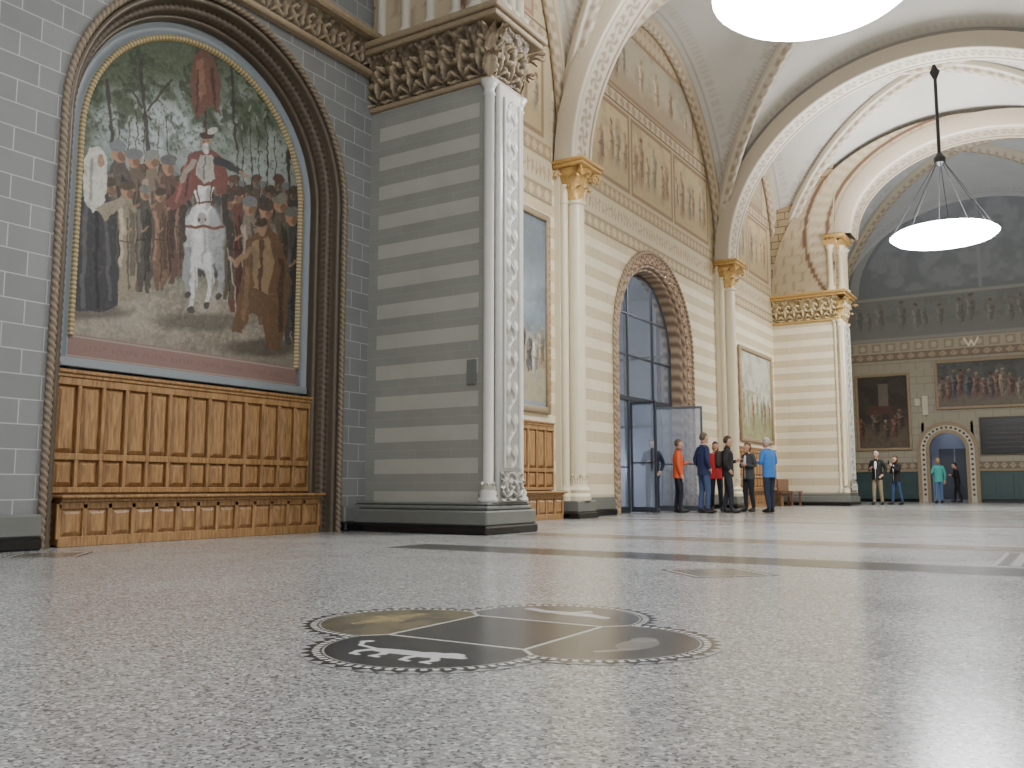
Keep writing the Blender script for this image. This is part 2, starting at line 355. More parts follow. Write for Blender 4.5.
archsweep('rope_moulding',CY,SP,0,roll(2.08,XW+.015,.036,11),VCSTONE,.018,twcol(.075,11,(.36,.31,.25),(.58,.52,.43)),twist(.075,.036,11,.22),PA)
archsweep('bronze_roll_outer',CY,SP,0,[(2.08,XW)]+roll(2.0,XW-.04,.04,9)+[(1.95,XW-.10)],M_BRONZE,.06,parent=PA)
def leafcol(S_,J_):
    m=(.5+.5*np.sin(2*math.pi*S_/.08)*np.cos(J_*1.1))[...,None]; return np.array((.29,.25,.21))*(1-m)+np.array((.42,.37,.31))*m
archsweep('carved_roll',CY,SP,0,[(1.96,XW-.10)]+roll(1.92,XW-.17,.045,9)+[(1.87,XW-.23)],VCSTONE,.02,leafcol,lambda S_,J_:(.006*np.sin(2*math.pi*S_/.08)*np.cos(J_*1.1),.006*np.sin(2*math.pi*S_/.08)),PA)
archsweep('bronze_roll_inner',CY,SP,0,[(1.88,XW-.23)]+roll(1.85,XW-.30,.04,9)+[(1.81,XW-.38),(1.81,XW-.5)],M_BRONZE,.06,parent=PA)
archsweep('grey_frame_band',CY,SP,1.9,[(1.82,-8.96),(1.81,-8.93),(1.79,-8.93),(1.77,-8.97),(1.69,-8.97),(1.68,-8.95),(1.66,-8.95)],M_BGREY,.06,parent=PA)
PT=empty('equestrian_painting')
def goldcol(S_,J_):
    m=(.5+.5*np.sin(2*math.pi*S_/.05))[...,None]; return np.array((.44,.38,.26))*(1-m)+np.array((.76,.69,.50))*m
archsweep('gilt_frame',CY,SP,2.2,[(1.68,-8.98),(1.665,-8.93),(1.64,-8.92),(1.61,-8.93),(1.595,-8.99)],VCSTONE,.016,goldcol,lambda S_,J_:(0*S_,.006*np.sin(2*math.pi*S_/.05)),PT)
a=Acc(); a.box(-9.0,-8.9,CY-1.8,CY+1.8,1.86,1.96,0,.01); a.obj('sill',[M_BGREY],PT)
def plane_art(name,x,y0,y1,z0,z1,res,fn,parent=None,mat=VCART,mask=None):
    nu=int(abs(y1-y0)/res)+2; nv=int((z1-z0)/res)+2
    U,V=np.meshgrid(np.linspace(y0,y1,nu),np.linspace(z0,z1,nv),indexing='ij')
    A=fn(U,V); P=np.stack([np.full_like(U,x),U,V],-1)
    return gmesh(name,P,A.C,mat,parent,mask(U,V) if mask else None)
def insc(U,V):
    A=Art(U,V,(.50,.40,.37)); A.frame(U.min(),U.max(),1.97,2.21,.02,(.56,.52,.48))
    for k in range(52):
        y=CY-1.45+k*.055
        if k%7==5: continue
        A.line(y,2.065,y+.012*math.sin(k*3),2.115,.006,(.46,.36,.34)); A.line(y,2.065+.025*(k%3),y+.025,2.065+.025*((k+1)%3),.005,(.46,.36,.34))
    return A
plane_art('inscription_panel',-8.965,CY-1.68,CY+1.68,1.96,2.22,.010,insc,PT)
def sk(U,V,X):
    th=math.radians(32.02); p=math.radians(6.53); dz=V-.6
    xc=X*math.cos(th)+U*math.sin(th); zc=-X*math.sin(th)+U*math.cos(th)
    fw=zc*math.cos(p)+dz*math.sin(p); up=dz*math.cos(p)-zc*math.sin(p)
    return 512+900*xc/fw, 384-900*up/fw
def mainpic(U,V):
    X,Y=sk(U,V,-8.97)
    wx=(vn(U,V,7,1)-.5)*3.0+(vn(U,V,19,2)-.5)*1.6; wy=(vn(U,V,7,4)-.5)*3.0+(vn(U,V,19,5)-.5)*1.6
    X=X+wx; Y=Y+wy
    A=Art(X,Y,(.36,.39,.33))
    n1=fbm(U,V,3,1); n2=fbm(U,V,9,3); n3=fbm(U,V,26,2)
    A.put(np.clip((300-Y)/200,0,1),(.28,.32,.25))
    A.ell(158,135,64,44,(.62,.66,.66),1,soft=.9); A.ell(262,165,46,46,(.54,.58,.56),1,soft=.9); A.ell(106,125,22,32,(.55,.59,.58),.9,soft=.8); A.ell(236,110,24,30,(.52,.56,.54),.8,soft=.9)
    A.put((n1-.47)*7*np.clip((165-Y)/60,0,1),(.24,.285,.21),.85); A.put((n2-.52)*8*np.clip((150-Y)/50,0,1),(.17,.21,.15),.75)
    A.put((n3-.55)*7*np.clip((165-Y)/50,0,1),(.46,.50,.40),.55); A.put((n3-.62)*9*np.clip((200-Y)/50,0,1),(.13,.15,.11),.6)
    for (x1,y1,x2,y2,w) in ((140,60,150,180,2.0),(285,90,292,220,1.8),(108,80,112,150,1.6),(148,110,172,80,1.2),(150,120,130,90,1.0),(284,110,268,80,1.2),(232,60,236,150,1.3),(286,130,300,105,1)): A.line(x1,y1,x2,y2,w,(.19,.17,.15),.8)
    gm=np.clip((Y-270)/26,0,1)
    A.put(gm,(.56,.53,.48)); A.put(gm*np.clip((fbm(U,V,2,5)-.48)*6,0,1),(.47,.44,.39),.8); A.put(gm*np.clip((n3-.52)*6,0,1),(.63,.60,.54),.5); A.put(np.clip((Y-325)/40,0,1),(.45,.42,.37),.8)
    A.ell(205,322,48,9,(.33,.31,.28),.75,soft=.6); A.ell(262,348,36,9,(.27,.25,.22),.75,soft=.6); A.ell(96,312,34,7,(.31,.29,.27),.7,soft=.6)
    A.rect(78,300,198,276,(.26,.23,.21),.9)
    for i in range(26):
        x=104+i*7.6; 
        A.fig(x,172+6*math.sin(i*2.1)+(10 if x>215 else 0),278,11,[(.31,.28,.25),(.26,.25,.24),(.36,.29,.24),(.25,.25,.25)][i%4],skin=(.44,.37,.32),hat=[(.40,.41,.41),(.27,.24,.21),(.34,.26,.22)][i%3])
    for x,t in ((118,118),(128,120),(136,108),(143,112),(158,125),(166,116),(236,124),(242,130),(250,110),(258,120),(266,116),(274,135),(288,125)): A.line(x,t,x+2,200,.5,(.24,.21,.18)); A.ell(x,t-2,1.1,3.0,(.56,.56,.54),.8)
    A.fig(134,150,292,22,(.39,.34,.29),hat=(.40,.42,.42)); A.fig(152,152,288,21,(.45,.40,.34),hat=(.48,.48,.46)); A.fig(168,158,284,20,(.34,.26,.23),hat=(.36,.36,.36))
    A.fig(118,143,290,24,(.32,.29,.27),hat=(.44,.46,.47)); A.fig(127,183,300,20,(.53,.49,.42),hat=(.3,.26,.22)); A.fig(144,188,292,17,(.29,.27,.25),hat=(.42,.42,.40)); A.fig(160,190,290,16,(.41,.32,.26),hat=(.26,.22,.19))
    A.fig(108,180,305,22,(.33,.31,.28),hat=(.28,.24,.20))
    A.poly([(77,205),(86,190),(106,190),(114,212),(119,305),(104,313),(74,311),(72,250)],(.225,.225,.24)); A.line(86,205,82,306,2.2,(.33,.33,.34)); A.line(96,206,97,308,1.8,(.16,.16,.17)); A.line(106,214,110,300,2.0,(.32,.31,.32))
    A.poly([(84,158),(90,148),(99,147),(106,158),(107,180),(104,206),(93,213),(83,202)],(.76,.75,.72)); A.ell(100,161,3.6,5.5,(.60,.49,.41)); A.line(92,160,90,200,1.6,(.58,.57,.54)); A.poly([(96,208),(122,196),(126,203),(106,222)],(.56,.52,.45))
    A.fig(236,188,312,19,(.37,.24,.21),hat=(.28,.23,.2)); A.fig(250,198,322,20,(.46,.42,.37),hat=(.42,.43,.43)); A.fig(266,203,326,23,(.40,.34,.27),hat=(.28,.24,.21)); A.fig(292,208,345,20,(.26,.25,.25),hat=(.39,.39,.37)); A.fig(280,196,326,18,(.34,.31,.27),hat=(.46,.44,.40)); A.fig(228,196,300,14,(.32,.29,.25),hat=(.26,.24,.22))
    A.poly([(246,240),(258,232),(272,230),(284,246),(290,275),(288,318),(280,350),(268,348),(262,318),(252,312),(240,334),(230,332),(238,300),(243,268)],(.38,.29,.21)); A.poly([(252,242),(268,236),(275,262),(268,294),(254,288)],(.52,.43,.33)); A.line(262,240,260,290,1.5,(.31,.24,.18)); A.line(282,260,280,330,2.4,(.27,.21,.17)); A.line(248,270,244,318,2.4,(.46,.36,.27))
    A.ell(262,229,5.5,7,(.55,.44,.36)); A.ell(262,223,6.5,4.5,(.27,.22,.18)); A.line(250,250,236,264,2.8,(.52,.42,.33)); A.line(236,264,230,258,2,(.60,.48,.39)); A.line(228,248,236,300,.8,(.56,.54,.48))
    A.line(203,50,206,190,1.1,(.23,.19,.17)); A.poly([(194,54),(204,46),(214,60),(220,84),(221,116),(212,106),(205,110),(197,120),(190,100),(191,72)],(.38,.26,.22)); A.poly([(196,62),(204,56),(207,90),(200,102)],(.49,.35,.28)); A.line(213,68,216,110,1.5,(.27,.18,.16)); A.line(199,70,196,112,1.2,(.29,.19,.16))
    hw=(.76,.76,.75); sh=(.53,.54,.55); md=(.66,.66,.66)
    A.ell(204,236,19,34,hw,1,0,.08); A.ell(216,238,9,30,sh,.75,0,.5); A.ell(188,240,5,26,md,.8,0,.5); A.line(204,216,204,262,1.6,sh,.7); A.ell(197,228,6,12,(.82,.82,.81),.8,soft=.6)
    for (x0,x1,x2,y0,yk,yb,c) in ((194,193,191,255,284,311,hw),(208,211,206,255,282,306,hw),(188,186,187,250,276,296,sh),(219,221,219,250,276,298,sh)):
        A.line(x0,y0,x1,yk,4.0,c); A.ell(x1,yk,4,5,c); A.line(x1,yk,x2,yb-5,2.3,c); A.ell(x2,yb-1,3.6,3.4,(.28,.26,.25)); A.line(x1+2,yk-16,x1+2,yk+14,.9,sh,.6)
    A.poly([(195,172),(199,163),(210,163),(214,173),(213,190),(210,210),(207,224),(200,224),(197,210),(194,190)],(.81,.81,.80)); A.ell(203.5,219,5,6.5,(.60,.57,.56)); A.ell(200.5,220,1,1.8,(.26,.24,.24)); A.ell(207,220,1,1.8,(.26,.24,.24)); A.poly([(196,168),(197,152),(203,165)],hw); A.poly([(207,165),(212,152),(214,168)],hw); A.line(210,176,207,208,1.6,sh,.6)
    A.ell(197.5,184,1.4,2,(.12,.12,.12)); A.ell(211,184,1.4,2,(.12,.12,.12)); A.line(196,202,212,202,1,(.36,.23,.19)); A.line(196,180,198,204,.7,(.36,.23,.19)); A.line(212,180,210,204,.7,(.36,.23,.19)); A.poly([(201,160),(209,160),(206,184)],(.66,.66,.64)); A.line(187,226,222,228,1.6,(.42,.28,.24))
    A.poly([(188,156),(198,149),(214,149),(223,158),(228,180),(224,196),(212,186),(198,186),(186,204),(172,210),(166,204),(176,186),(182,170)],(.42,.26,.24)); A.line(186,166,176,200,1.8,(.55,.36,.32)); A.line(192,164,186,196,1.4,(.30,.18,.17)); A.poly([(199,154),(212,154),(215,178),(205,184),(197,176)],(.62,.61,.58)); A.line(205,156,205,180,.9,(.42,.40,.38))
    A.line(216,160,230,166,4.2,(.21,.21,.22)); A.line(230,166,242,172,3,(.23,.23,.24)); A.line(241,172,247,176,2,(.58,.47,.40)); A.line(194,162,182,180,3.4,(.56,.52,.48)); A.ell(206,142,4.6,6,(.58,.46,.38)); A.ell(206,148,4.2,5.2,(.76,.75,.73)); A.ell(206,135,8,3.6,(.26,.18,.17)); A.ell(212,131,6,3,(.76,.75,.72),.9,-.3); A.ell(204.3,141,.7,.7,(.15,.13,.12)); A.ell(208,141,.7,.7,(.15,.13,.12))
    A.line(183,208,184,240,2.8,(.23,.20,.18)); A.line(225,196,228,238,2.8,(.23,.20,.18))
    A.put((n2-.5)*3,(.24,.24,.20),.25); A.put((n3-.55)*4,(.66,.64,.58),.14); A.put((fbm(U,V,40,6)-.5)*3,(.18,.17,.16),.18)
    return A
def archmask(U,V): return ((abs(U-CY)<1.64)&(V<=SP))|((np.hypot(U-CY,V-SP)<1.64)&(V>SP-.05))
plane_art('canvas',-8.97,CY-1.65,CY+1.65,2.2,SP+1.66,.0095,mainpic,PT,VCART,archmask)

# ---------------------------------------------------------------- oak panelling
def panelling(name,y0,y1,n,xb=-8.9,bk=.15):
    A=Acc(); xf=xb+.05
    A.box(xb-bk,xb,y0,y1,.02,1.82)
    def raised(ya,yb,za,zb):
        v=[(xb+.002,ya,za),(xb+.002,yb,za),(xb+.002,yb,zb),(xb+.002,ya,zb),(xb+.045,ya+.05,za+.05),(xb+.045,yb-.05,za+.05),(xb+.045,yb-.05,zb-.05),(xb+.045,ya+.05,zb-.05)]
        A.add(v,[(4,5,6,7),(0,1,5,4),(1,2,6,5),(2,3,7,6),(3,0,4,7)])
    w=(y1-y0)/n
    for (za,zb) in ((.95,1.66),(.60,.88)):
        for i in range(n+1): A.box(xb,xf,y0+i*w-.022,y0+i*w+.022,za-.03,zb+.03,0,.006)
        for i in range(n): raised(y0+i*w+.025,y0+(i+1)*w-.025,za,zb)
    for z0,z1 in ((.54,.60),(.88,.95),(1.66,1.74)): A.box(xb,xf+.004,y0,y1,z0,z1,0,.006)
    A.box(xb-bk,xb+.07,y0,y1,1.74,1.78,0,.008); A.box(xb-bk,xb+.09,y0,y1,1.78,1.82,0,.010)
    A.box(xb-bk,xb+.34,y0-.03,y1+.03,.485,.52,0,.012); A.box(xb-bk,xb+.29,y0,y1,.45,.485,0,.01); A.box(xb-bk,xb+.22,y0,y1,.02,.45)
    xb2=xb+.22
    for i in range(n+1): A.box(xb2,xb2+.03,y0+i*w-.025,y0+i*w+.025,.08,.43,0,.005)
    A.box(xb2,xb2+.035,y0,y1,.0,.10,0,.005); A.box(xb2,xb2+.03,y0,y1,.38,.45,0,.005)
    for i in range(n):
        ya,yb,za,zb=y0+i*w+.03,y0+(i+1)*w-.03,.11,.37
        v=[(xb2+.002,ya,za),(xb2+.002,yb,za),(xb2+.002,yb,zb),(xb2+.002,ya,zb),(xb2+.028,ya+.04,za+.04),(xb2+.028,yb-.04,za+.04),(xb2+.028,yb-.04,zb-.04),(xb2+.028,ya+.04,zb-.04)]
        A.add(v,[(4,5,6,7),(0,1,5,4),(1,2,6,5),(2,3,7,6),(3,0,4,7)])
    return A.obj(name,[M_WOOD])
panelling('oak_wall_panelling',5.30,8.96,13)
panelling('oak_wall_panelling.001',11.3,15.05,12,-8.52,.02)
panelling('oak_wall_panelling.002',26.2,30.1,13,-8.52,.02)
a=Acc(); a.box(XW,XW+.12,-5,5.02,0,.12,1,.02); a.box(XW,XW+.10,-5,5.02,.12,.34,0,.02); a.box(XW,XW+.12,9.24,9.6,0,.12,1,.02); a.box(XW,XW+.10,9.24,9.6,.12,.34,0,.02)
a.box(XW,XW+.10,16.0,17.8,0,.12,1,.01);a.box(XW,XW+.07,16.0,17.8,.12,.4,0,.02);a.box(XW,XW+.10,22.8,24.55,0,.12,1,.01);a.box(XW,XW+.07,22.8,24.55,.12,.4,0,.02)
a.obj('baseboard_left',[M_DARKPL,M_BLACK])

# ---------------------------------------------------------------- carved friezes
def frieze(name,p0,p1,nrm,z0,z1,flare,lo,hi,parent,cell=.34,depth=.07,res=.02,mat=VCSTONE,seed=0):
    p0=np.array(p0);p1=np.array(p1);Ln=np.linalg.norm(p1-p0); n=max(3,int(Ln/res)); m=max(6,int((z1-z0)/res))
    s,v=np.meshgrid(np.linspace(0,Ln,n),np.linspace(0,1,m),indexing='ij')
    H=z1-z0; q=np.mod(s/cell,1)-.5
    y=v*H; rho=np.hypot(q*cell,y-.08*H)/(H); ph=np.arctan2(q*cell,y-.08*H)
    pal=np.clip(np.cos(ph*7)*1.2,0,1)*np.clip(1.05-rho*1.1,0,1)*np.clip(rho*5,0,1)
    q2=np.mod(s/cell+.5,1)-.5; rr=np.hypot(q2*cell,y-.62*H)/(H*.34); an=np.arctan2(y-.62*H,q2*cell)
    scroll=np.clip(np.cos(rr*8-an)+.3*np.cos(an*6),0,1)*np.clip(1.2-rr,0,1)
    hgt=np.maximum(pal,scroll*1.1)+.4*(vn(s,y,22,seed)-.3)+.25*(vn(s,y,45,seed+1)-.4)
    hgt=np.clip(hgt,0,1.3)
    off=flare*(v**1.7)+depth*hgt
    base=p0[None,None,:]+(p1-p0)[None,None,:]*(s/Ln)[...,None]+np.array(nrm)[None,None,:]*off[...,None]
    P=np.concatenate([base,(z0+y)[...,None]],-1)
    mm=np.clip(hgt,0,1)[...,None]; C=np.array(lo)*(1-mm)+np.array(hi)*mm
    return gmesh(name,P,C,mat,parent)
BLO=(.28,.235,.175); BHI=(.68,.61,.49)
CO=empty('trim_1')
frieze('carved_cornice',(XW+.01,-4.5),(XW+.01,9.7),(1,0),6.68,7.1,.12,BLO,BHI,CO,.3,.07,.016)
a=Acc(); a.box(XW,XW+.14,-5,9.7,6.6,6.68,0,.02); a.box(XW,XW+.28,-5,9.7,7.1,7.22,0,.03); a.obj('cornice_fillets',[M_TAN],CO)

# ---------------------------------------------------------------- piers
def relief(name,p0,p1,nrm,z0,z1,lo,hi,parent,cell=.5,res=.018,depth=.03):
    p0=np.array(p0);p1=np.array(p1);Ln=np.linalg.norm(p1-p0); n=max(6,int(Ln/res)); m=int((z1-z0)/res)
    s,z=np.meshgrid(np.linspace(0,1,n),np.linspace(z0,z1,m),indexing='ij')
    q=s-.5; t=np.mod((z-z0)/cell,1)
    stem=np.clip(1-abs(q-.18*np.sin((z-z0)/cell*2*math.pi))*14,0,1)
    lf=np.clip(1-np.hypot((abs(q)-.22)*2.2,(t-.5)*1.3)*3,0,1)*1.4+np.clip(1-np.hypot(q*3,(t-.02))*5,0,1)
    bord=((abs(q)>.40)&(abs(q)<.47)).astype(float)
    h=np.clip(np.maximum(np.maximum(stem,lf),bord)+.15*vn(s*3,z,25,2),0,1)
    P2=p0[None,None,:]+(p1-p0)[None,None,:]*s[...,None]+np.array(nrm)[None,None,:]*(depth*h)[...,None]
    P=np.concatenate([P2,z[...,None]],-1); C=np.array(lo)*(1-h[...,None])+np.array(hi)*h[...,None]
    return gmesh(name,P,C,VCSTONE,parent)
def colonette(A,x,y,r,z0,z1,m,mb):
    A.lathe(x,y,[(r*1.9,z0),(r*1.9,z0+.05),(r*1.5,z0+.08),(r*1.7,z0+.13),(r*1.15,z0+.18),(r,z0+.2),(r,z1-.2),(r*1.3,z1-.18),(r,z1-.15),(r*1.1,z1-.1),(r*1.9,z1)],14,m)
def pier(name,X0,X1,yf,yb,bodymat,lo,hi,stone,side=1):
    E=empty(name); A=Acc(); xa,xb=min(X0,X1),max(X0,X1); f=side; near=(lo==BLO)
    A.box(xa,xb,yf,yb,0,6.2,0)
    for (e,g,z0,z1,m) in ((.19,.34,0,.11,2),(.17,.31,.11,.30,1),(.13,.22,.30,.36,1),(.11,.18,.36,.40,1)):
        A.box(xa-(e if side<0 else 0),xb+(e if side>0 else 0),yf-g,yb+e,z0,z1,m,.02)
    A.box(xa,xb,yf,yb,6.2,11.6,3)
    for (e,z0,z1,m) in ((.06,6.08,6.15,5),(.26,6.88,6.96,5),(.31,6.96,7.05,5)):
        A.box(xa-(e if side<0 else 0),xb+(e if side>0 else 0),yf-e,yb+e,z0,z1,m,.015)
    A.obj('body',[bodymat,M_DARKPL,M_BLACK,M_UP,M_WSTONE,M_TAN if near else M_GOLD],E)
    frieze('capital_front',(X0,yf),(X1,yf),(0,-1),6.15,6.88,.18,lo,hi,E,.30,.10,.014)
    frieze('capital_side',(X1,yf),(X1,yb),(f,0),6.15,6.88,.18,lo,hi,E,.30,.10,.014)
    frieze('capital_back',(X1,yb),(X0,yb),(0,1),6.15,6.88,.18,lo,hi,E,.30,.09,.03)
    A=Acc()
    for cy_,an in ((yf,-math.pi/4 if f>0 else -3*math.pi/4),(yb,math.pi/4 if f>0 else 3*math.pi/4)):
        for dz,hh,o in ((6.15,.4,.16),(6.4,.46,.28)):
            for dA in (-.5,0,.5): A.leaf(X1,cy_,an+dA,.03,dz,hh,.17,o,0)
    A.obj('corner_leaves',[M_TAN if near else M_GOLD],E,True)
    w=yb-yf; A=Acc()
    A.box(min(X1,X1+f*.10),max(X1,X1+f*.10),yf+.10,yb-.10,.4,6.08,0,.02)
    colonette(A,X1-f*.01,yf+.0,.07,.4,6.08,0,0); colonette(A,X1,yb-.02,.07,.4,6.08,0,0)
    if not near: colonette(A,X1-f*.16,yf+.01,.05,.4,6.08,0,0)
    A.obj('pilaster',[M_WSTONE if near else M_CREAMP],E,True)
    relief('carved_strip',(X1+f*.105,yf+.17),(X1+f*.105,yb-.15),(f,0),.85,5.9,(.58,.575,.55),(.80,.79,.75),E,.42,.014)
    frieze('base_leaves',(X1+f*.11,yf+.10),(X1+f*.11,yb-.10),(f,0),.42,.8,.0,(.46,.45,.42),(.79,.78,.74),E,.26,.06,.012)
    A=Acc()
    for an in (-.9,-.3,.3): A.leaf(X1,yf+.0,-math.pi/4*f+an-(0 if f>0 else math.pi/2),.075,.42,.30,.11,.06,0)
    A.obj('shaft_base_leaves',[M_STONE],E,True)
    A=Acc()
    for k in (.2,.5,.8): colonette(A,X1+f*.06,yf+w*k,.10,7.05,8.6,1,1)
    for k in (.12,.88): colonette(A,X1-f*.22,yf-.02 if k<.5 else yb+.02,.09,7.05,8.6,1,1)
    if near:
        for k in range(4): colonette(A,X1-f*(.55+k*.45),yf-.03,.07,7.05,9.6,1,1)
    A.box(min(X1+f*.28,X1-f*.4),max(X1+f*.28,X1-f*.4),yf-.16,yb+.16,8.86,8.98,0,.03)
    for i in range(9):
        A.leaf(X1+f*.02,yf+w*(i+.5)/9,0 if f>0 else math.pi,.05,8.5,.42,.2,.18,0)
    for i in range(4): A.leaf(X1-f*(.05+.1*i),yf,-math.pi/2,.02,8.5,.42,.16,.14,0)
    A.obj('upper_shafts',[M_GOLD if not near else M_TAN,M_CREAMP if not near else M_STONE],E,True)
    return E
GLO=(.50,.42,.28); GHI=(.88,.82,.65)
pier('near_pier',XW,XP,PF1[0],PF1[1],M_PIER,BLO,BHI,M_STONE)
pier('far_pier',XW,-6.35,PF2[0],PF2[1],M_CREAM,GLO,GHI,M_STONE)
pier('far_pier.001',XR-.005,2.2,PF2[0],PF2[1],M_CREAM,GLO,GHI,M_STONE,-1)
pier('near_pier.001',XR-.005,2.2,PF1[0],PF1[1],M_PIER,BLO,BHI,M_STONE,-1)
a=Acc(); a.box(XP-.34,XP-.20,PF1[0]-.03,PF1[0]-.002,1.95,2.28,0,.005); a.obj('wall_notice',[M_DARKPL])

def column(name,x,y):
    E=empty(name); A=Acc()
    A.box(x-.24,x+.30,y-.42,y+.42,0,.12,2,.02); A.box(x-.24,x+.27,y-.38,y+.38,.12,.34,1,.02)
    A.box(XW+.002,XW+.12,y-.34,y+.34,.3,7.0,3)
    for (dx,dy,r) in ((.05,0,.18),(-.08,-.24,.08),(-.08,.24,.08)):
        A.lathe(x+dx,y+dy,[(r*1.45,.34),(r*1.5,.42),(r*1.25,.48),(r*1.35,.54),(r*1.08,.6),(r,.64),(r,6.2),(r*1.2,6.23),(r*1.2,6.28),(r,6.3),(r,6.6)],20,0)
    for i in range(8): A.leaf(x+.05,y,2*math.pi*i/8,.18,.6,.3,.14,.05,0)
    A.obj('shaft',[M_CREAMP,M_DARKPL,M_BLACK,M_CREAMP],E,False)
    A=Acc()
    A.lathe(x,y,[(.22,6.3),(.23,6.5),(.28,6.75),(.38,6.92)],24,0)
    for row,(z0,h,o,n) in enumerate(((6.28,.36,.12,9),(6.45,.44,.2,9))):
        for i in range(n): A.leaf(x,y,2*math.pi*(i+.5*row)/n,.23,z0,h,.2,o,0)
    for s1 in (-1,1):
        for s2 in (-1,1):
            c=Vector((x+s1*.33 if s1>0 else x-.2,y+s2*.33,6.82)); dr=Vector((s1,s2,0)).normalized()
            pts=[];rd=[]
            for i in range(20):
                t=i/19; an=-1.2+t*9; rr=.11*(1-t*.8); pts.append(c+dr*(rr*math.cos(an))+Vector((0,0,rr*math.sin(an)))); rd.append(.03*(1-.5*t))
            A.tube(pts,rd,6,0)
    A.box(x-.24,x+.44,y-.44,y+.44,6.93,7.0,0,.02); A.box(x-.24,x+.48,y-.48,y+.48,7.0,7.07,0,.02)
    A.obj('gilded_capital',[M_GOLD],E,True)
for i,yy in enumerate((15.6,25.0)): column('engaged_column' if i==0 else 'engaged_column.001',-8.3,yy)
for i,yy in enumerate((15.6,25.0)):
    A=Acc(); A.lathe(XR-.5,yy,[(.4,0),(.4,.3),(.25,.5),(.22,.6),(.22,6.3),(.3,6.5),(.45,7.05)],20); A.obj('engaged_column.%03d'%(i+2),[M_CREAMP],None,False)

# ---------------------------------------------------------------- vault
CE=empty('ceiling')
HE=5.2; DM=.8
def vz(X,u,v): 
    mn=np.minimum(abs(u),abs(v)); mxx=np.maximum(abs(u),abs(v)); return ZS+HE*np.sqrt(np.clip(1-mn**2,0,1))+DM*(1-mxx**2)
def vault(name,y0,y1,base,orn,n=150):
    t=np.linspace(-math.pi/2,math.pi/2,n); g=np.sin(t)*.5+t/math.pi
    g=g/abs(g).max()
    u,v=np.meshgrid(g,g,indexing='ij'); hx=(XR-XW)/2; hy=(y1-y0)/2; cy=(y0+y1)/2
    X=CX+u*hx; Y=cy+v*hy; Z=vz(X,u,v)
    A=Art(X,Y,base); dd=abs(abs(u)-abs(v))*hx
    mn=np.minimum(abs(u),abs(v)); mxx=np.maximum(abs(u),abs(v))
    A.put(((dd>.28)&(dd<.34)).astype(float),orn,.6); A.put(((dd>.40)&(dd<.62)&(vn(X,Y,7,2)>.5)).astype(float),orn,.35)
    ed=(1-mxx)*hx
    A.put(((ed>.36)&(ed<.44)).astype(float),orn,.6); A.put(((ed>.5)&(ed<.75)&(np.mod(mn*30,1)<.5)).astype(float),orn,.3)
    A.put((fbm(X,Y,.8,4)-.4)*2,tuple(c*.88 for c in base),.5)
    gmesh(name,np.stack([X,Y,Z],-1),A.C,VC,CE)
def rib(name,pts,side,w,d,lo,hi,period=.35,flat=False):
    pts=np.array(pts,float); side=np.array(side,float); side/=np.linalg.norm(side)
    tg=np.gradient(pts,axis=0); tg/=np.linalg.norm(tg,axis=1)[:,None]
    nr=np.cross(side[None,:],tg); nr*=np.sign(nr[len(nr)//2,2])
    s=np.concatenate([[0],np.cumsum(np.linalg.norm(np.diff(pts,axis=0),axis=1))])
    if flat:
        qs=[-.5,-.5,-.46,-.40,-.38]+[-.36+.72*i/18 for i in range(19)]+[.38,.40,.46,.5,.5]
        ds=[1,.1,0,0,.06]+[.06]*19+[.06,0,0,.1,1]; prof=list(zip(qs,ds))
    else: prof=[(-.5,1),(-.5,.55),(-.42,.45),(-.36,.5),(-.30,.25),(-.2,.06),(-.08,0),(.08,0),(.2,.06),(.30,.25),(.36,.5),(.42,.45),(.5,.55),(.5,1)]
    prof=np.array(prof)
    P=pts[:,None,:]+side[None,None,:]*(prof[:,0]*w)[None,:,None]+nr[:,None,:]*((prof[:,1]-.9)*d)[None,:,None]
    SS=np.repeat(s[:,None],len(prof),1); q=np.repeat(prof[None,:,0],len(s),0)
    if flat:
        tt=np.mod(SS/period,1)-.5; rr=np.hypot(tt*period,q*w)/(period*.5); an=np.arctan2(q*w,tt*period)
        m=np.clip((np.cos(an*4+rr*3)*.5+.5)*(rr<1)*1.2,0,1)*(abs(q)<.33)*.7
        m=np.maximum(m,((abs(q)>.34)&(abs(q)<.39)).astype(float)); m=np.maximum(m,(abs(q)>=.49)*.4)
    else:
        m=((np.mod(SS/period,1)<.5)^(abs(q)<.12))&(abs(q)<.36); m=m*.55
    m=m[...,None]; C=np.array(lo)*m+np.array(hi)*(1-m); gmesh(name,P,C,VCSTONE,CE)
bays=[(-3.4,10.05),(10.05,15.6),(15.6,25.0),(25.0,31.05),(31.05,40.0)]
WEB=(.72,.71,.68); ORN=(.56,.51,.44)
for i,(y0,y1) in enumerate(bays):
    vault('vault_web_%d'%i,y0,y1,WEB if i<4 else (.76,.78,.80),ORN if i<4 else (.62,.62,.62))  # far bay webs paler and bluer: distant haze put into the colour
    hx=(XR-XW)/2; hy=(y1-y0)/2; cy=(y0+y1)/2
    if i==0: continue
    t=np.linspace(-math.pi/2,math.pi/2,200); uu=np.sin(t)
    for sg in (1,-1):
        X=CX+uu*hx; Y=cy+sg*uu*hy; Z=vz(X,uu,uu)
        rib('diagonal_rib_%d_%d'%(i,sg),np.stack([X,Y,Z],-1),(-sg*hy,hx,0),.34,.34,(.50,.42,.34),(.74,.71,.64))
    Y=cy+uu*hy; Z=ZS+HE*np.cos(t); 
    rib('wall_rib_%d'%i,np.stack([np.full_like(Y,XW+.1),Y,Z],-1),(1,0,0),.3,.3,(.48,.40,.32),(.70,.64,.54),.3)
t=np.linspace(-math.pi/2,math.pi/2,520); uu=np.sin(t)
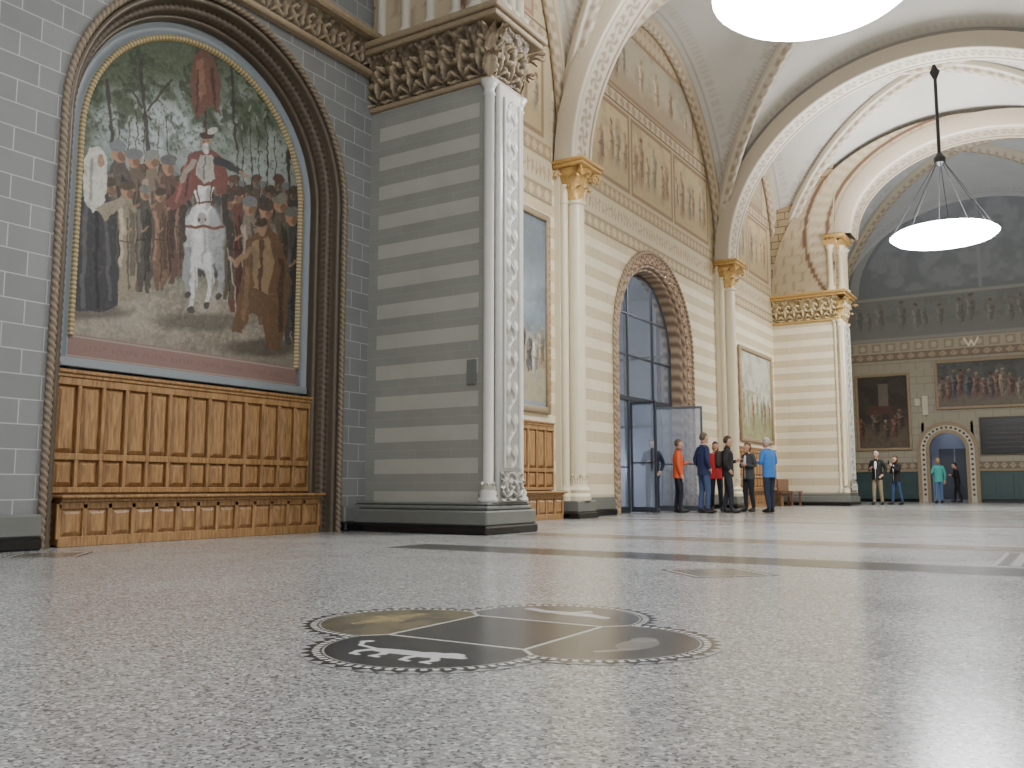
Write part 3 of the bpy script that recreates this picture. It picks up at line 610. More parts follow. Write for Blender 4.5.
for k,y in enumerate((15.6,25.0)):
    P=np.stack([CX+uu*5.6,np.full_like(uu,y),ZS+5.15*np.cos(t)],-1)
    rib('transverse_arch_%d'%k,P,(0,1,0),.85,.42,(.54,.47,.39),(.80,.77,.70),.42,flat=True)
for k,(ya,yb) in enumerate((PF1,PF2)):
    ax0,ax1=XP+.1,2.2; acx=(ax0+ax1)/2; hw=(ax1-ax0)/2
    P=np.stack([acx+uu*hw,np.full_like(uu,(ya+yb)/2),8.95+3.2*np.cos(t)],-1)
    rib('great_arch_%d'%k,P,(0,1,0),yb-ya+.09,.55,(.54,.47,.39),(.76,.72,.65),.55,flat=True)
    xs=np.linspace(XW,XR,150); top=ZS+HE*np.sqrt(np.clip(1-((xs-CX)/5.7)**2,0,1))+.02
    bot=np.where((xs>ax0)&(xs<ax1),8.95+3.2*np.sqrt(np.clip(1-((xs-acx)/hw)**2,0,1))+.05,7.06); bot=np.minimum(bot,top)
    for q,yy in enumerate((ya-.025,yb+.025)):
        v=np.linspace(0,1,60)
        Xg=np.repeat(xs[:,None],60,1); Zg=bot[:,None]+(top-bot)[:,None]*v[None,:]
        A=Art(Xg,Zg,(.70,.64,.53)); dd=np.hypot((Xg-acx)/hw,(Zg-8.95)/3.2)
        A.put(((np.mod(Zg/.3,1)<.06)|(np.mod(Xg/.6+.5*np.floor(Zg/.3),1)<.04)).astype(float),(.56,.49,.40),.7)
        A.put(((dd>1.05)&(dd<1.08)).astype(float),(.42,.32,.25)); A.put(((dd>1.1)&(dd<1.2)&(np.mod(np.arctan2(Zg-8.95,Xg-acx)*14,1)<.5)).astype(float),(.76,.71,.61)); A.put(((dd>1.22)&(dd<1.25)).astype(float),(.42,.32,.25))
        gmesh('arch_spandrel_%d_%d'%(k,q),np.stack([Xg,np.full_like(Xg,yy),Zg],-1),A.C,VC,CE)

# ---------------------------------------------------------------- murals on the left wall bays
def pattern(A,u0,u1,v0,v1,c1,c2,p=.3):
    m=(A.U>=u0)&(A.U<=u1)&(A.V>=v0)&(A.V<=v1); A.put(m.astype(float),c1)
    a_=np.mod((A.U-u0)/p,1)-.5; b_=(A.V-(v0+v1)/2)/(v1-v0)
    A.put((m&(abs(abs(a_)+abs(b_)*.9-.3)<.09)).astype(float),c2); A.put((m&(np.hypot(a_,b_)<.13)).astype(float),c2)
    e=.12*(v1-v0); A.put((m&((A.V<v0+e)|(A.V>v1-e))).astype(float),tuple(c*.7 for c in c2))
def scene(A,u0,u1,v0,v1,sky,ground,cols,n,seed=1,fh=.62,base=.08,warp=.05,fade=0):
    m=(A.U>=u0)&(A.U<=u1)&(A.V>=v0)&(A.V<=v1); keep=A.C.copy(); U0,V0=A.U,A.V
    A.U=U0+(vn(U0,V0,5,seed)-.5)*warp*2; A.V=V0+(vn(U0,V0,5,seed+3)-.5)*warp*2
    t=(A.V-v0)/(v1-v0); A.put(m.astype(float),sky); A.put(m*np.clip((.42-t)*5,0,1),ground)
    A.put(m*np.clip((fbm(A.U,A.V,2.5,seed)-.5)*6,0,1)*(t>.35),tuple(c*.8 for c in sky),.7)
    r=random.Random(seed)
    for i in range(n):
        x=u0+(u1-u0)*(i+.5+r.uniform(-.3,.3))/n; b=v0+(v1-v0)*(base+r.uniform(0,.14)); h=(v1-v0)*fh*r.uniform(.75,1.15)
        A.fig(x,b+h,b,min((u1-u0)/n*1.1,h*.32),r.choice(cols),hat=r.choice([(.3,.2,.14),(.5,.48,.42),(.6,.56,.5)]))
    A.U,A.V=U0,V0
    A.put(m*np.clip((fbm(U0,V0,9,seed+2)-.5)*4,0,1),tuple(c*.8 for c in sky),.3)
    if fade: A.put(m.astype(float),sky,fade)
    A.C=np.where(m[...,None],A.C,keep)
WARM=[(.62,.53,.42),(.56,.46,.38),(.70,.62,.50),(.52,.50,.44),(.64,.56,.47),(.58,.55,.48)]
def mural(y0,y1,seed):
    def fn(U,V):
        A=Art(U,V,(.72,.66,.54)); c=(y0+y1)/2; w=y1-y0
        pattern(A,y0,y1,6.15,6.45,(.64,.57,.45),(.78,.71,.58),.3)
        A.rect(y0,y1,6.5,7.0,(.76,.71,.60)); 
        for k in range(int(w/.16)):
            yy=y0+.1+k*.16; A.line(yy,6.62,yy+.03*math.sin(k*5),6.86,.022,(.55,.46,.37),.7); A.line(yy,6.62+.08*(k%4),yy+.08,6.7+.06*((k+1)%3),.018,(.55,.46,.37),.7)
        pattern(A,y0,y1,7.05,7.35,(.61,.53,.41),(.76,.69,.57),.25)
        n=3 if w>7 else 2
        for k in range(n):
            a0=y0+.35+k*(w-.5)/n; a1=a0+(w-.5)/n-.25
            A.frame(a0-.08,a1+.08,7.45,9.35,.08,(.53,.44,.35)); scene(A,a0,a1,7.53,9.27,(.74,.67,.53),(.68,.60,.46),WARM,6 if w>7 else 4,seed+k,fade=.15)
        pattern(A,y0,y1,9.42,9.75,(.73,.68,.58),(.58,.49,.39),.33)
        hw=w*.33; A.frame(c-hw-.1,c+hw+.1,9.8,11.5,.1,(.55,.45,.36)); scene(A,c-hw,c+hw,9.9,11.4,(.69,.65,.57),(.62,.55,.46),WARM,6 if w>7 else 3,seed+9,fade=.15)
        g=(np.mod(U/.3,1)-.5)**2+(np.mod(V/.3,1)-.5)**2
        A.put(((V>9.8)&((U<c-hw-.1)|(U>c+hw+.1)|(V>11.5))&(g<.06)).astype(float),(.62,.53,.43),.8)
        A.C=A.C*.9+np.array((.73,.68,.58))*.1
        return A
    return fn
MU=empty('painted_frescoes',WL)
for i,(y0,y1) in enumerate(((10.6,15.15),(16.05,24.55),(25.45,30.45))):
    def inside(U,V,i=i):
        a,b=bays[i+1]; cc=(a+b)/2; hh=(b-a)/2
        z=ZS+HE*np.sqrt(np.clip(1-((U-cc)/hh)**2,0,1)); ok=(V<z+.05)
        if i==1: ok&=np.hypot(U-DCY,V-DSP)>2.42
        return ok
    plane_art('bay_fresco_%d'%i,XW+.012,y0,y1,6.15,12.25,.025,mural(y0,y1,i*4+2),MU,VC,inside)
def framedpic(name,x,y0,y1,z0,z1,fn,res=.02,gold=True):
    E=empty(name); plane_art('canvas',x+.03,y0,y1,z0,z1,res,fn,E)
    A=Acc(); w=.12
    for (a0,a1,b0,b1) in ((y0-w,y0+.01,z0-w,z1+w),(y1-.01,y1+w,z0-w,z1+w)): A.box(x+.003,x+.09,a0,a1,b0,b1,0,.02)
    for (b0,b1) in ((z0-w,z0+.01),(z1-.01,z1+w)): A.box(x+.003,x+.088,y0,y1,b0,b1,0,.02)
    for k in range(int((z1-z0)/.15)):
        for yy in (y0-.06,y1+.06): A.ball((x+.095,yy,z0+.08+k*.15),(.02,.035,.05),1,8,5)
    A.obj('carved_frame',[M_TAN if gold else M_BRONZE,M_GOLD],E,True)
def pic1(U,V):
    A=Art(U,V,(.50,.54,.58)); scene(A,U.min(),U.max(),2.2,5.85,(.48,.525,.57),(.60,.57,.48),[(.32,.31,.30),(.55,.50,.40),(.38,.30,.26),(.62,.60,.54)],14,5,.24,.05)
    A.ell((U.min()+U.max())/2,4.6,1.4,.7,(.62,.66,.68),.6,soft=.9); A.ell(U.max()-.6,5.1,.7,.5,(.38,.41,.45),.6,soft=.9)
    A.put(np.clip((fbm(U,V,3,3)-.5)*5,0,1)*(V>3.3),(.40,.43,.45),.5)
    return A
framedpic('tall_history_painting',XW,11.45,14.85,2.1,5.75,pic1,.017)
def pic2(U,V):
    A=Art(U,V,(.68,.70,.63)); scene(A,U.min(),U.max(),2.1,4.9,(.74,.74,.68),(.58,.57,.42),[(.48,.44,.36),(.56,.42,.34),(.4,.42,.36),(.68,.64,.56)],7,11,.4,.06)
    A.put((fbm(U,V,2,6)-.5)*6*(V<3.6),(.47,.50,.36),.6); return A
framedpic('landscape_fresco_panel',XW,26.7,29.9,2.1,4.8,pic2,.03)

# ---------------------------------------------------------------- main doorway
DW=empty('door_1')
N1=13
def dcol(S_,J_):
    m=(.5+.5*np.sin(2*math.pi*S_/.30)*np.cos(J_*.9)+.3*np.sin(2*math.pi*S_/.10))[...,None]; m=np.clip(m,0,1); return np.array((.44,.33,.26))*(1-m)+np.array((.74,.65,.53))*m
archsweep('rope_moulding',DCY,DSP,0,roll(2.40,XW+.03,.045,11),VCSTONE,.03,twcol(.14,11,(.42,.34,.27),(.70,.63,.52)),twist(.14,.045,11),DW)
archsweep('carved_archivolt',DCY,DSP,0,[(2.37-.02*i,XW+.015*math.sin(i)) for i in range(N1)]+[(2.12,XW-.02)],VCSTONE,.03,dcol,lambda S_,J_:(0*S_,.03*np.sin(2*math.pi*S_/.30)*np.cos(J_*.9)),DW)
archsweep('inner_rolls',DCY,DSP,0,[(2.13,XW-.02)]+roll(2.07,XW-.06,.045,7)+[(2.03,XW-.10)]+roll(1.99,XW-.14,.04,7)+[(1.95,XW-.2),(1.93,XW-.6)],VCSTONE,.04,twcol(.3,18,(.44,.35,.29),(.68,.60,.50)),None,DW)
XG=-8.98
def glass():
    m,n,l,b=newmat('door_glass'); b.inputs['Base Color'].default_value=(.50,.56,.66,1); b.inputs['Roughness'].default_value=.03
    tr=n.new('ShaderNodeBsdfTransparent'); tr.inputs[0].default_value=(.88,.91,.96,1); mx=n.new('ShaderNodeMixShader'); mx.inputs[0].default_value=.3
    l.new(tr.outputs[0],mx.inputs[1]); l.new(b.outputs[0],mx.inputs[2]); l.new(mx.outputs[0],n['Material Output'].inputs[0]); return m
M_GLASS=glass(); R=1.93
A=Acc()
def ztop(y): return DSP+math.sqrt(max(0,R*R-(y-DCY)**2))
for y in (DCY-R+.03,DCY-.75,DCY+.75,DCY+R-.03): A.box(XG-.04,XG+.04,y-.028,y+.028,0,ztop(y),0,.008)
A.box(XG-.05,XG+.05,DCY-R,DCY+R,2.64,2.76,0,.015)
for z in (3.75,4.75): hw=math.sqrt(R*R-max(0,z-DSP)**2); A.box(XG-.03,XG+.03,DCY-hw,DCY+hw,z-.022,z+.022,0,.006)
pts=[(XG,DCY+(R-.03)*math.cos(math.pi*i/40),DSP+(R-.03)*math.sin(math.pi*i/40)) for i in range(41)]; A.tube(pts,.04,6,0)
for y0,y1 in ((DCY-R,DCY-.75),(DCY+.75,DCY+R)):
    A.box(XG-.02,XG+.02,y0,y1,.0,.15,0,.005); A.box(XG-.02,XG+.02,y0,y1,1.05,1.08,0,.005)
A.obj('iron_frame',[M_STEEL],DW)
A=Acc(); pr=[(XG,DCY-R,2.76)]+[(XG,DCY-R*math.cos(math.pi*i/40),DSP+R*math.sin(math.pi*i/40)) for i in range(41)]+[(XG,DCY+R,2.76)]
A.add(pr,[tuple(range(len(pr)))])
A.add([(XG,DCY-R,.1),(XG,DCY-.75,.1),(XG,DCY-.75,2.64),(XG,DCY-R,2.64)],[(0,1,2,3)]); A.add([(XG,DCY+R,.1),(XG,DCY+.75,.1),(XG,DCY+.75,2.64),(XG,DCY+R,2.64)],[(0,1,2,3)])
A.obj('glazing',[M_GLASS],DW)
for k,(hy,ang) in enumerate(((DCY-.72,math.radians(-12)),(DCY+.72,math.radians(20)))):
    A=Acc(); LW=.72+ (.45 if k else 0)
    dx,dy=math.cos(ang),math.sin(ang)
    def bx(a0,a1,z0,z1,m,th=.02):
        nx,ny=-dy*th,dx*th; p=lambda s,q,z:(XG+.06+dx*s+nx*q,hy+dy*s+ny*q,z)
        v=[p(a0,-1,z0),p(a1,-1,z0),p(a1,1,z0),p(a0,1,z0),p(a0,-1,z1),p(a1,-1,z1),p(a1,1,z1),p(a0,1,z1)]
        A.add(v,[(0,3,2,1),(4,5,6,7),(0,1,5,4),(1,2,6,5),(2,3,7,6),(3,0,4,7)],m)
    bx(0,.05,.02,2.6,0);bx(LW-.05,LW,.02,2.6,0);bx(0.05,LW-.05,.02,.14,0);bx(.05,LW-.05,2.54,2.6,0);bx(.05,LW-.05,1.15,1.18,0);bx(.05,LW-.05,.14,2.54,1,.005);bx(LW-.12,LW-.09,1.0,1.5,0,.05)
    A.obj('open_leaf_%d'%k,[M_STEEL,M_GLASS],DW)
VE=empty('vestibule',DW)
M_BLUEW=plain('pale_blue_wall',(.55,.58,.65),.5,noise=.15,scale=1.2); M_LAMP,n_,l_,b_=newmat('lamp_glass'); b_.inputs['Emission Color'].default_value=(.88,.93,1,1); b_.inputs['Emission Strength'].default_value=26
A=Acc(); A.box(-14.2,-14,16.5,28,0,7,0); A.box(-14,-9.3,27.8,28,0,7,0); A.box(-14,-9.3,16.5,16.7,0,7,0); A.box(-14.2,-9.2,16.5,28,6.9,7.1,0); A.box(-14.2,-9.6,16.5,28,-.2,-.003,1)
for y in (17.8,20.0,22.2,24.4,26.6): A.box(-14.0,-13.9,y-.04,y+.04,0,6.9,2)
for z in (2.6,4.9): A.box(-14,-13.9,16.6,27.9,z-.04,z+.04,2)
for x in (-10.4,-11.6,-12.8): A.box(x-.05,x+.05,27.7,27.8,0,6.9,2)
for z in (2.6,4.9): A.box(-14,-9.3,27.7,27.8,z-.04,z+.04,2)
A.obj('vestibule_shell',[M_BLUEW,M_FLOOR,M_STEEL],VE)
A=Acc()
for y in (18.2,24.5):
    A.lathe(-10.2,y,[(.05,6.8),(.3,6.75),(.34,6.6),(.2,6.5)],16,0); A.tube([(-10.2,y,6.9),(-10.2,y,6.75)],.02,6,1)  # ceiling globes added to brighten the vestibule behind the glass
for y in (24.9,26.6): A.lathe(-13.3,y,[(.12,1.55),(.18,1.4),(.18,1.1),(.1,1.0)],12,0); A.tube([(-13.3,y,0),(-13.3,y,1.0)],.03,6,1)
A.obj('vestibule_lamps',[M_LAMP,M_IRON],VE)

# ---------------------------------------------------------------- far wall
FW=empty('wall_far'); YF=40.0
def farfn(U,V):
    A=Art(U,V,(.62,.60,.54)); 
    A.put((V>6.6).astype(float),(.48,.50,.52)); 
    g=np.mod(U/.55,1)
    A.put(((V>1.3)&(V<5.95)&((np.mod(V/.3,1)<.08)|(np.mod(U/.6+.5*np.floor(V/.3),1)<.04))).astype(float),(.55,.52,.47))
    pattern(A,XW,XR,1.3,1.6,(.46,.42,.37),(.64,.60,.52),.3); pattern(A,XW,XR,5.85,6.15,(.52,.45,.41),(.66,.61,.53),.4)
    A.put(((V>6.15)&(V<6.65)).astype(float),(.66,.63,.56)); A.put(((V>6.15)&(V<6.65)&(abs(g-.5)<.33)&(abs(V-6.4)<.19)).astype(float),(.59,.54,.48)); A.put(((V>6.2)&(V<6.6)&(np.hypot(g-.5,(V-6.4)*1.6)<.2)).astype(float),(.70,.67,.60))
    scene(A,XW,XR,6.85,8.4,(.51,.52,.52),(.48,.48,.48),[(.50,.48,.47),(.48,.48,.48),(.54,.53,.51),(.48,.46,.45)],20,21,.7,.05,fade=.55)
    A.rect(XW,XR,6.68,6.82,(.58,.57,.55)); A.rect(XW,XR,8.42,8.56,(.60,.60,.58)); 
    d=np.hypot((U-CX)/5.0,(V-8.6)/4.2); A.put(((d>.93)&(d<1)&(V>8.6)).astype(float),(.62,.63,.63)); A.put((abs(U-CX)<.06)&(V>8.6)&(d<.93),(.56,.57,.58)) 
    scene_m=(V>8.7)&(d<.9); A.put(scene_m*np.clip((fbm(U,V,1.5,7)-.42)*5,0,1),(.56,.58,.60),.7)
    for (a0,b0,a1,b1) in ((-3.55,6.55,-3.4,6.25),(-3.4,6.25,-3.3,6.45),(-3.3,6.45,-3.2,6.25),(-3.2,6.25,-3.05,6.55)): A.line(a0,b0,a1,b1,.03,(.92,.9,.84))
    return A
nu,nv=380,400; U,V=np.meshgrid(np.linspace(XW,XR,nu),np.linspace(0,12.9,nv),indexing='ij'); A=farfn(U,V)
mk=~((abs(U+4.37)<.70)&((V<2.15)|(np.hypot(U+4.37,V-2.1)<.70)))
gmesh('painted_wall',np.stack([U,np.full_like(U,YF),V],-1),A.C,VC,FW,mk)
A=Acc(); 
for xa,xb in ((XW,-5.5),(-3.24,XR)):
    A.box(xa,xb,YF-.10,YF,0,.12,1,.01); A.box(xa,xb,YF-.06,YF,.12,1.22,0,.01); A.box(xa,xb,YF-.10,YF,1.22,1.3,2,.01)
    nn=int((xb-xa)/.6)
    for i in range(nn): A.box(xa+i*(xb-xa)/nn+.08,xa+(i+1)*(xb-xa)/nn-.08,YF-.075,YF-.05,.25,1.1,0,.01)
A.obj('green_wainscot',[M_GREEN,M_BLACK,M_TAN],FW)
D2=empty('door_2'); 
def darch(name,r0,r1,ya,mat,sp=2.1):
    N=40; pts=[]
    for r in (r0,r1):
        L=[(-4.37-r,0)]+[(-4.37-r*math.cos(math.pi*i/N),sp+r*math.sin(math.pi*i/N)) for i in range(N+1)]+[(-4.37+r,0)]; pts.append(L)
    n=len(pts[0]); A=Acc(); v=[(x,ya,z) for x,z in pts[0]]+[(x,ya,z) for x,z in pts[1]]+[(x,ya+.2,z) for x,z in pts[0]]+[(x,ya+.2,z) for x,z in pts[1]]
    f=[]
    for i in range(n-1): f+= [(i,i+1,n+i+1,n+i),(2*n+i,2*n+i+1,i+1,i),(n+i,n+i+1,3*n+i+1,3*n+i)]
    A.add(v,f,0); A.obj(name,[mat],D2)
darch('outer_arch_moulding',.98,1.12,YF-.14,M_TAN); darch('stone_surround',.78,.98,YF-.09,M_STONE); darch('inner_roll',.66,.79,YF-.13,M_TAN)
A=Acc()
for i in range(17):
    t=math.pi*i/16; A.ball((-4.37-.88*math.cos(t),YF-.1,2.1+.88*math.sin(t)),(.05,.03,.05),0,8,5)
for i in range(9):
    for s in (-1,1): A.ball((-4.37+s*.88,YF-.1,.3+i*.2),(.05,.03,.05),0,8,5)
A.obj('rosettes',[M_BRONZE],D2)
A=Acc(); A.box(-5.3,-3.4,41.9,42,0,3.2,0); A.box(-5.3,-5.2,YF,42,0,3.2,0); A.box(-3.5,-3.4,YF,42,0,3.2,0); A.box(-5.3,-3.4,YF+.05,42,3.1,3.2,0); A.box(-5.3,-3.4,40.1,42,-.2,0,1)
A.box(-4.9,-4.35,41.85,41.9,.1,2.2,2); A.box(-4.3,-3.75,41.85,41.9,.1,2.2,2)
A.lathe(-4.37,41,[(.05,3.1),(.12,3.05),(.12,2.98)],14,3)
A.obj('passage',[M_BLUEW,M_FLOOR,M_STEEL,M_LAMP],D2)
def yzpic(name,x0,x1,z0,z1,fn,res=.03):
    E=empty(name); nu=int((x1-x0)/res)+2; nv=int((z1-z0)/res)+2
    U,V=np.meshgrid(np.linspace(x0,x1,nu),np.linspace(z0,z1,nv),indexing='ij'); A=fn(U,V)
    gmesh('canvas',np.stack([U,np.full_like(U,YF-.04),V],-1),A.C,VCART,E)
    A=Acc(); w=.1
    A.box(x0-w,x0+.01,YF-.09,YF-.003,z0-w,z1+w,0,.02);A.box(x1-.01,x1+w,YF-.09,YF-.003,z0-w,z1+w,0,.02);A.box(x0,x1,YF-.088,YF-.003,z0-w,z0+.01,0,.02);A.box(x0,x1,YF-.088,YF-.003,z1-.01,z1+w,0,.02)
    A.obj('frame',[M_TAN],E)
def fp1(U,V):
    A=Art(U,V,(.20,.17,.14)); scene(A,-7.7,-5.75,2.2,5.2,(.27,.25,.23),(.38,.34,.29),[(.40,.29,.25),(.33,.30,.27),(.50,.45,.38),(.25,.25,.27)],5,31,.38,.08); A.rect(-6.9,-6.5,3.9,4.9,(.45,.43,.39),.8); A.poly([(-7.4,3.6),(-6.3,3.6),(-6.4,3.95),(-7.3,4.0)],(.34,.24,.21),.8); return A
yzpic('dark_history_painting',-7.7,-5.75,2.2,5.2,fp1)
def fp2(U,V):
    A=Art(U,V,(.30,.28,.26)); scene(A,-4.6,-.8,3.8,5.6,(.36,.37,.37),(.45,.42,.38),[(.46,.36,.33),(.40,.38,.36),(.53,.49,.43),(.33,.34,.36),(.46,.42,.37)],15,37,.58,.08,fade=.12); return A
yzpic('wide_history_painting',-4.6,-.8,3.8,5.6,fp2,.025)
A=Acc(); A.box(-3.15,-1.2,YF-.08,YF-.003,1.9,3.3,0,.02); A.box(-3.2,-1.15,YF-.05,YF-.003,1.85,3.35,1,.01)
for i in range(6): A.box(-2.95,-1.4-.2*(i%2),YF-.085,YF-.079,3.05-i*.18,3.07-i*.18,1)
A.obj('dark_memorial_board',[M_BLACK,M_BRONZE])
A=Acc(); A.box(-5.22,-5.0,YF-.06,YF-.003,3.5,4.3,0,.02); A.box(-5.5,-5.3,YF-.05,YF-.003,3.9,4.2,0,.02); A.obj('wall_plaque',[M_STONE])
def bench(name,x0,x1,y0,y1):
    A=Acc(); A.box(x0,x1,y0,y1,.42,.48,0,.015)
    for yy in (y0+.08,y1-.14):
        for xx in (x0+.04,x1-.1): A.box(xx,xx+.06,yy,yy+.06,0,.42,0,.008)
    A.box(x0+.05,x0+.09,y0,y1,.3,.4,0,.005); A.box(x0,x0+.05,y0,y1,.48,.85,0,.01)
    A.obj(name,[M_WOODR])
M_WOODR=plain('red_brown_wood',(.44,.31,.24),.4,scale=10)
bench('wooden_bench',-8.0,-7.5,28.4,29.6)

# ---------------------------------------------------------------- chandeliers
def glow(name,st):
    m,n,l,b=newmat(name); b.inputs['Base Color'].default_value=(1,1,1,1); b.inputs['Emission Color'].default_value=(.98,.985,1,1); b.inputs['Emission Strength'].default_value=st; return m
M_EM=glow('lamp_ring_glow',50); M_EM_FILL=glow('fill_ring_glow',14)
def chandelier(name,x,y,ztop_,em):
    E=empty(name); z=7.8; A=Acc()
    A.tube([(x,y,ztop_),(x,y,10.05)],.05,8,0); A.lathe(x,y,[(.05,ztop_-.5),(.14,ztop_-.3),(.14,ztop_)],12,0); A.lathe(x,y,[(.04,9.85),(.16,9.95),(.16,10.1),(.06,10.25)],12,0)
    for i in range(8):
        a_=2*math.pi*i/8+.2; A.tube([(x+.1*math.cos(a_),y+.1*math.sin(a_),10.0),(x+1.35*math.cos(a_),y+1.35*math.sin(a_),z+.12)],.010,6,0)
    A.obj('iron_hub_and_rods',[M_IRON],E)
    v=[];f=[];n1,n2=36,10
    for i in range(n1):
        for j in range(n2):
            p=2*math.pi*i/n1;q=2*math.pi*j/n2; r=.79+.65*math.cos(q); v.append((x+r*math.cos(p),y+r*math.sin(p),z+.17*math.sin(q)))
    for i in range(n1):
        for j in range(n2): f.append((i*n2+j,((i+1)%n1)*n2+j,((i+1)%n1)*n2+(j+1)%n2,i*n2+(j+1)%n2))
    A=Acc(); A.add(v,f,0); A.obj('lamp_ring',[em],E,True)
chandelier('ring_chandelier',CX,12.85,13.0,M_EM); chandelier('ring_chandelier.001',CX,28.0,13.0,M_EM); chandelier('unseen_fill_chandelier',CX,3.3,13.0,M_EM_FILL)  # last ring is added out of view to light the left wall

# ---------------------------------------------------------------- people
def person(name,x,y,face,H,jac,pant,hair=(.2,.15,.1),skin=(.80,.62,.52),shoe=(.08,.07,.07),arms=('down','down'),step=.0,lean=0,longhair=False,bag=None,shirt=None,coat=.82,hat=False):
    k=H/1.75
    J=dict(pel=(0,0,.95),sp=(0,.005,1.12),ch=(0,.0,1.30),nb=(0,-.01,1.44),nt=(0,.01,1.53))
    for s,sg in (('L',-1),('R',1)):
        st=step*sg
        J['hip'+s]=(sg*.085,0,.90); J['kn'+s]=(sg*.10,st*.5+.025,.50); J['an'+s]=(sg*.11,st-.02,.085); J['to'+s]=(sg*.135,st+.13,.035)
        J['sh'+s]=(sg*.165,-.01,1.405); mode=arms[0 if sg<0 else 1]
        if mode=='down': e=(sg*.235,-.03,1.13); w=(sg*.235,.05,.88); h=(sg*.225,.075,.80)
        elif mode=='pocket': e=(sg*.27,-.07,1.15); w=(sg*.19,.04,.96); h=(sg*.15,.09,.92)
        elif mode=='bent': e=(sg*.24,.0,1.14); w=(sg*.12,.22,1.18); h=(sg*.06,.28,1.22)
        elif mode=='phone': e=(sg*.22,.10,1.20); w=(sg*.09,.27,1.40); h=(sg*.05,.30,1.47)
        elif mode=='point': e=(sg*.27,.20,1.30); w=(sg*.30,.43,1.36); h=(sg*.31,.51,1.38)
        elif mode=='cross': e=(sg*.24,.04,1.14); w=(-sg*.02,.20,1.17); h=(-sg*.10,.19,1.19)
        J['el'+s]=e;J['wr'+s]=w;J['ha'+s]=h
    for q in J:
        p=J[q]; 
        if p[2]>.95: J[q]=(p[0],p[1]+lean*(p[2]-.95),p[2])
    rad=dict(pel=(.15,.115),sp=(.135,.10),ch=(.155,.11),nb=(.085,.07),nt=(.05,.05))
    for s in 'LR': rad.update({'hip'+s:(.095,.095),'kn'+s:(.068,.068),'an'+s:(.05,.05),'to'+s:(.045,.036),'sh'+s:(.07,.07),'el'+s:(.052,.052),'wr'+s:(.038,.038),'ha'+s:(.040,.026)})
    names=list(J); ed=[('pel','sp'),('sp','ch'),('ch','nb'),('nb','nt')]
    for s in 'LR': ed+=[('pel','hip'+s),('hip'+s,'kn'+s),('kn'+s,'an'+s),('an'+s,'to'+s),('ch','sh'+s),('sh'+s,'el'+s),('el'+s,'wr'+s),('wr'+s,'ha'+s)]
    me=bpy.data.meshes.new('tmp'); me.from_pydata([J[q] for q in names],[(names.index(a_),names.index(b_)) for a_,b_ in ed],[])
    o=bpy.data.objects.new('tmp',me); S.collection.objects.link(o)
    md=o.modifiers.new('s','SKIN'); md.use_smooth_shade=True
    for i,q in enumerate(names): me.skin_vertices[0].data[i].radius=rad[q]; me.skin_vertices[0].data[i].use_root=(q=='pel')
    sb=o.modifiers.new('b','SUBSURF'); sb.levels=2; sb.render_levels=2
    dg=bpy.context.evaluated_depsgraph_get(); em=bpy.data.meshes.new_from_object(o.evaluated_get(dg))
    V_=[tuple(v.co) for v in em.vertices]; F_=[tuple(p.vertices) for p in em.polygons]; cen=[tuple(p.center) for p in em.polygons]
    bpy.data.objects.remove(o)
    def near(c):
        best=None;bd=9
        for a_,b_ in ed:
            A0=Vector(J[a_]);B0=Vector(J[b_]);C0=Vector(c);d=B0-A0;t=max(0,min(1,(C0-A0).dot(d)/d.length_squared)); dd=(C0-A0-d*t).length
            if dd<bd: bd=dd;best=(a_,b_,t)
        return best
    A=Acc(); ms=[]
    for c in cen:
        a_,b_,t=near(c)
        if b_=='nt' : m=0 if t>.25 else 1
        elif b_[:2]=='ha': m=0
        elif b_[:2]=='wr': m=1 if t<.93 else 0
        elif b_[:2]=='to' or (b_[:2]=='an' and c[2]<.10): m=3
        elif b_[:2] in('kn','an') : m=2
        elif b_[:3]=='hip': m=2 if c[2]<.92 else 1
        else: m=1
        ms.append(m)
    A.v=V_;A.f=F_;A.m=ms
    rings=[(coat,.178,.132),(coat+.05,.175,.13),(.98,.165,.125),(1.10,.158,.12),(1.25,.178,.128),(1.36,.178,.118),(1.42,.13,.09),(1.455,.07,.065),(1.475,.062,.06)]
    v=[];f=[];n=20
    for (z,rx,ry) in rings:
        for j in range(n):
            t=2*math.pi*j/n; wob=1+.02*math.sin(3*t+z*20); v.append((rx*wob*math.cos(t),ry*wob*math.sin(t)+lean*max(0,z-.95)-.002,z))
    for i in range(len(rings)-1):
        for j in range(n): f.append((i*n+j,i*n+(j+1)%n,(i+1)*n+(j+1)%n,(i+1)*n+j))
    A.add(v,f,1)
    A.tube([(0,.128+lean*.1,coat+.02),(0,.125+lean*.15,1.1),(0,.132+lean*.3,1.27),(0,.10+lean*.45,1.41)],.007,5,7)
    pts=[(.066*math.cos(2*math.pi*i/16),.062*math.sin(2*math.pi*i/16)+lean*.5,1.475) for i in range(17)]; A.tube(pts,.018,6,1)
    if shirt: A.ball((0,.105+lean*.35,1.28),(.05,.035,.15),7,10,7)
    for s in 'LR':
        a0=J['an'+s];t0=J['to'+s]; 
        A.ball(((a0[0]+t0[0])/2,(a0[1]+t0[1])/2+.01,.042),(.048,.14,.042),3,12,6,lambda p:[p[0],p[1],max(p[2],-.98)])
    hc=Vector((0,.03+lean*.66,1.635)); 
    def hd(p):
        xx,yy,zz=p
        if zz<0: xx*=1+.28*zz; yy*=1+.10*zz*(1 if yy<0 else .2)
        if yy>.55: yy=.55+(yy-.55)*.75
        return [xx,yy,zz]
    A.ball(hc,(.076,.096,.118),0,20,14,hd)
    A.ball(hc+Vector((0,.090,-.012)),(.013,.022,.026),0,8,6); A.ball(hc+Vector((0,.082,-.058)),(.024,.012,.008),6,8,5); A.ball(hc+Vector((0,.066,-.095)),(.03,.026,.022),0,8,6)
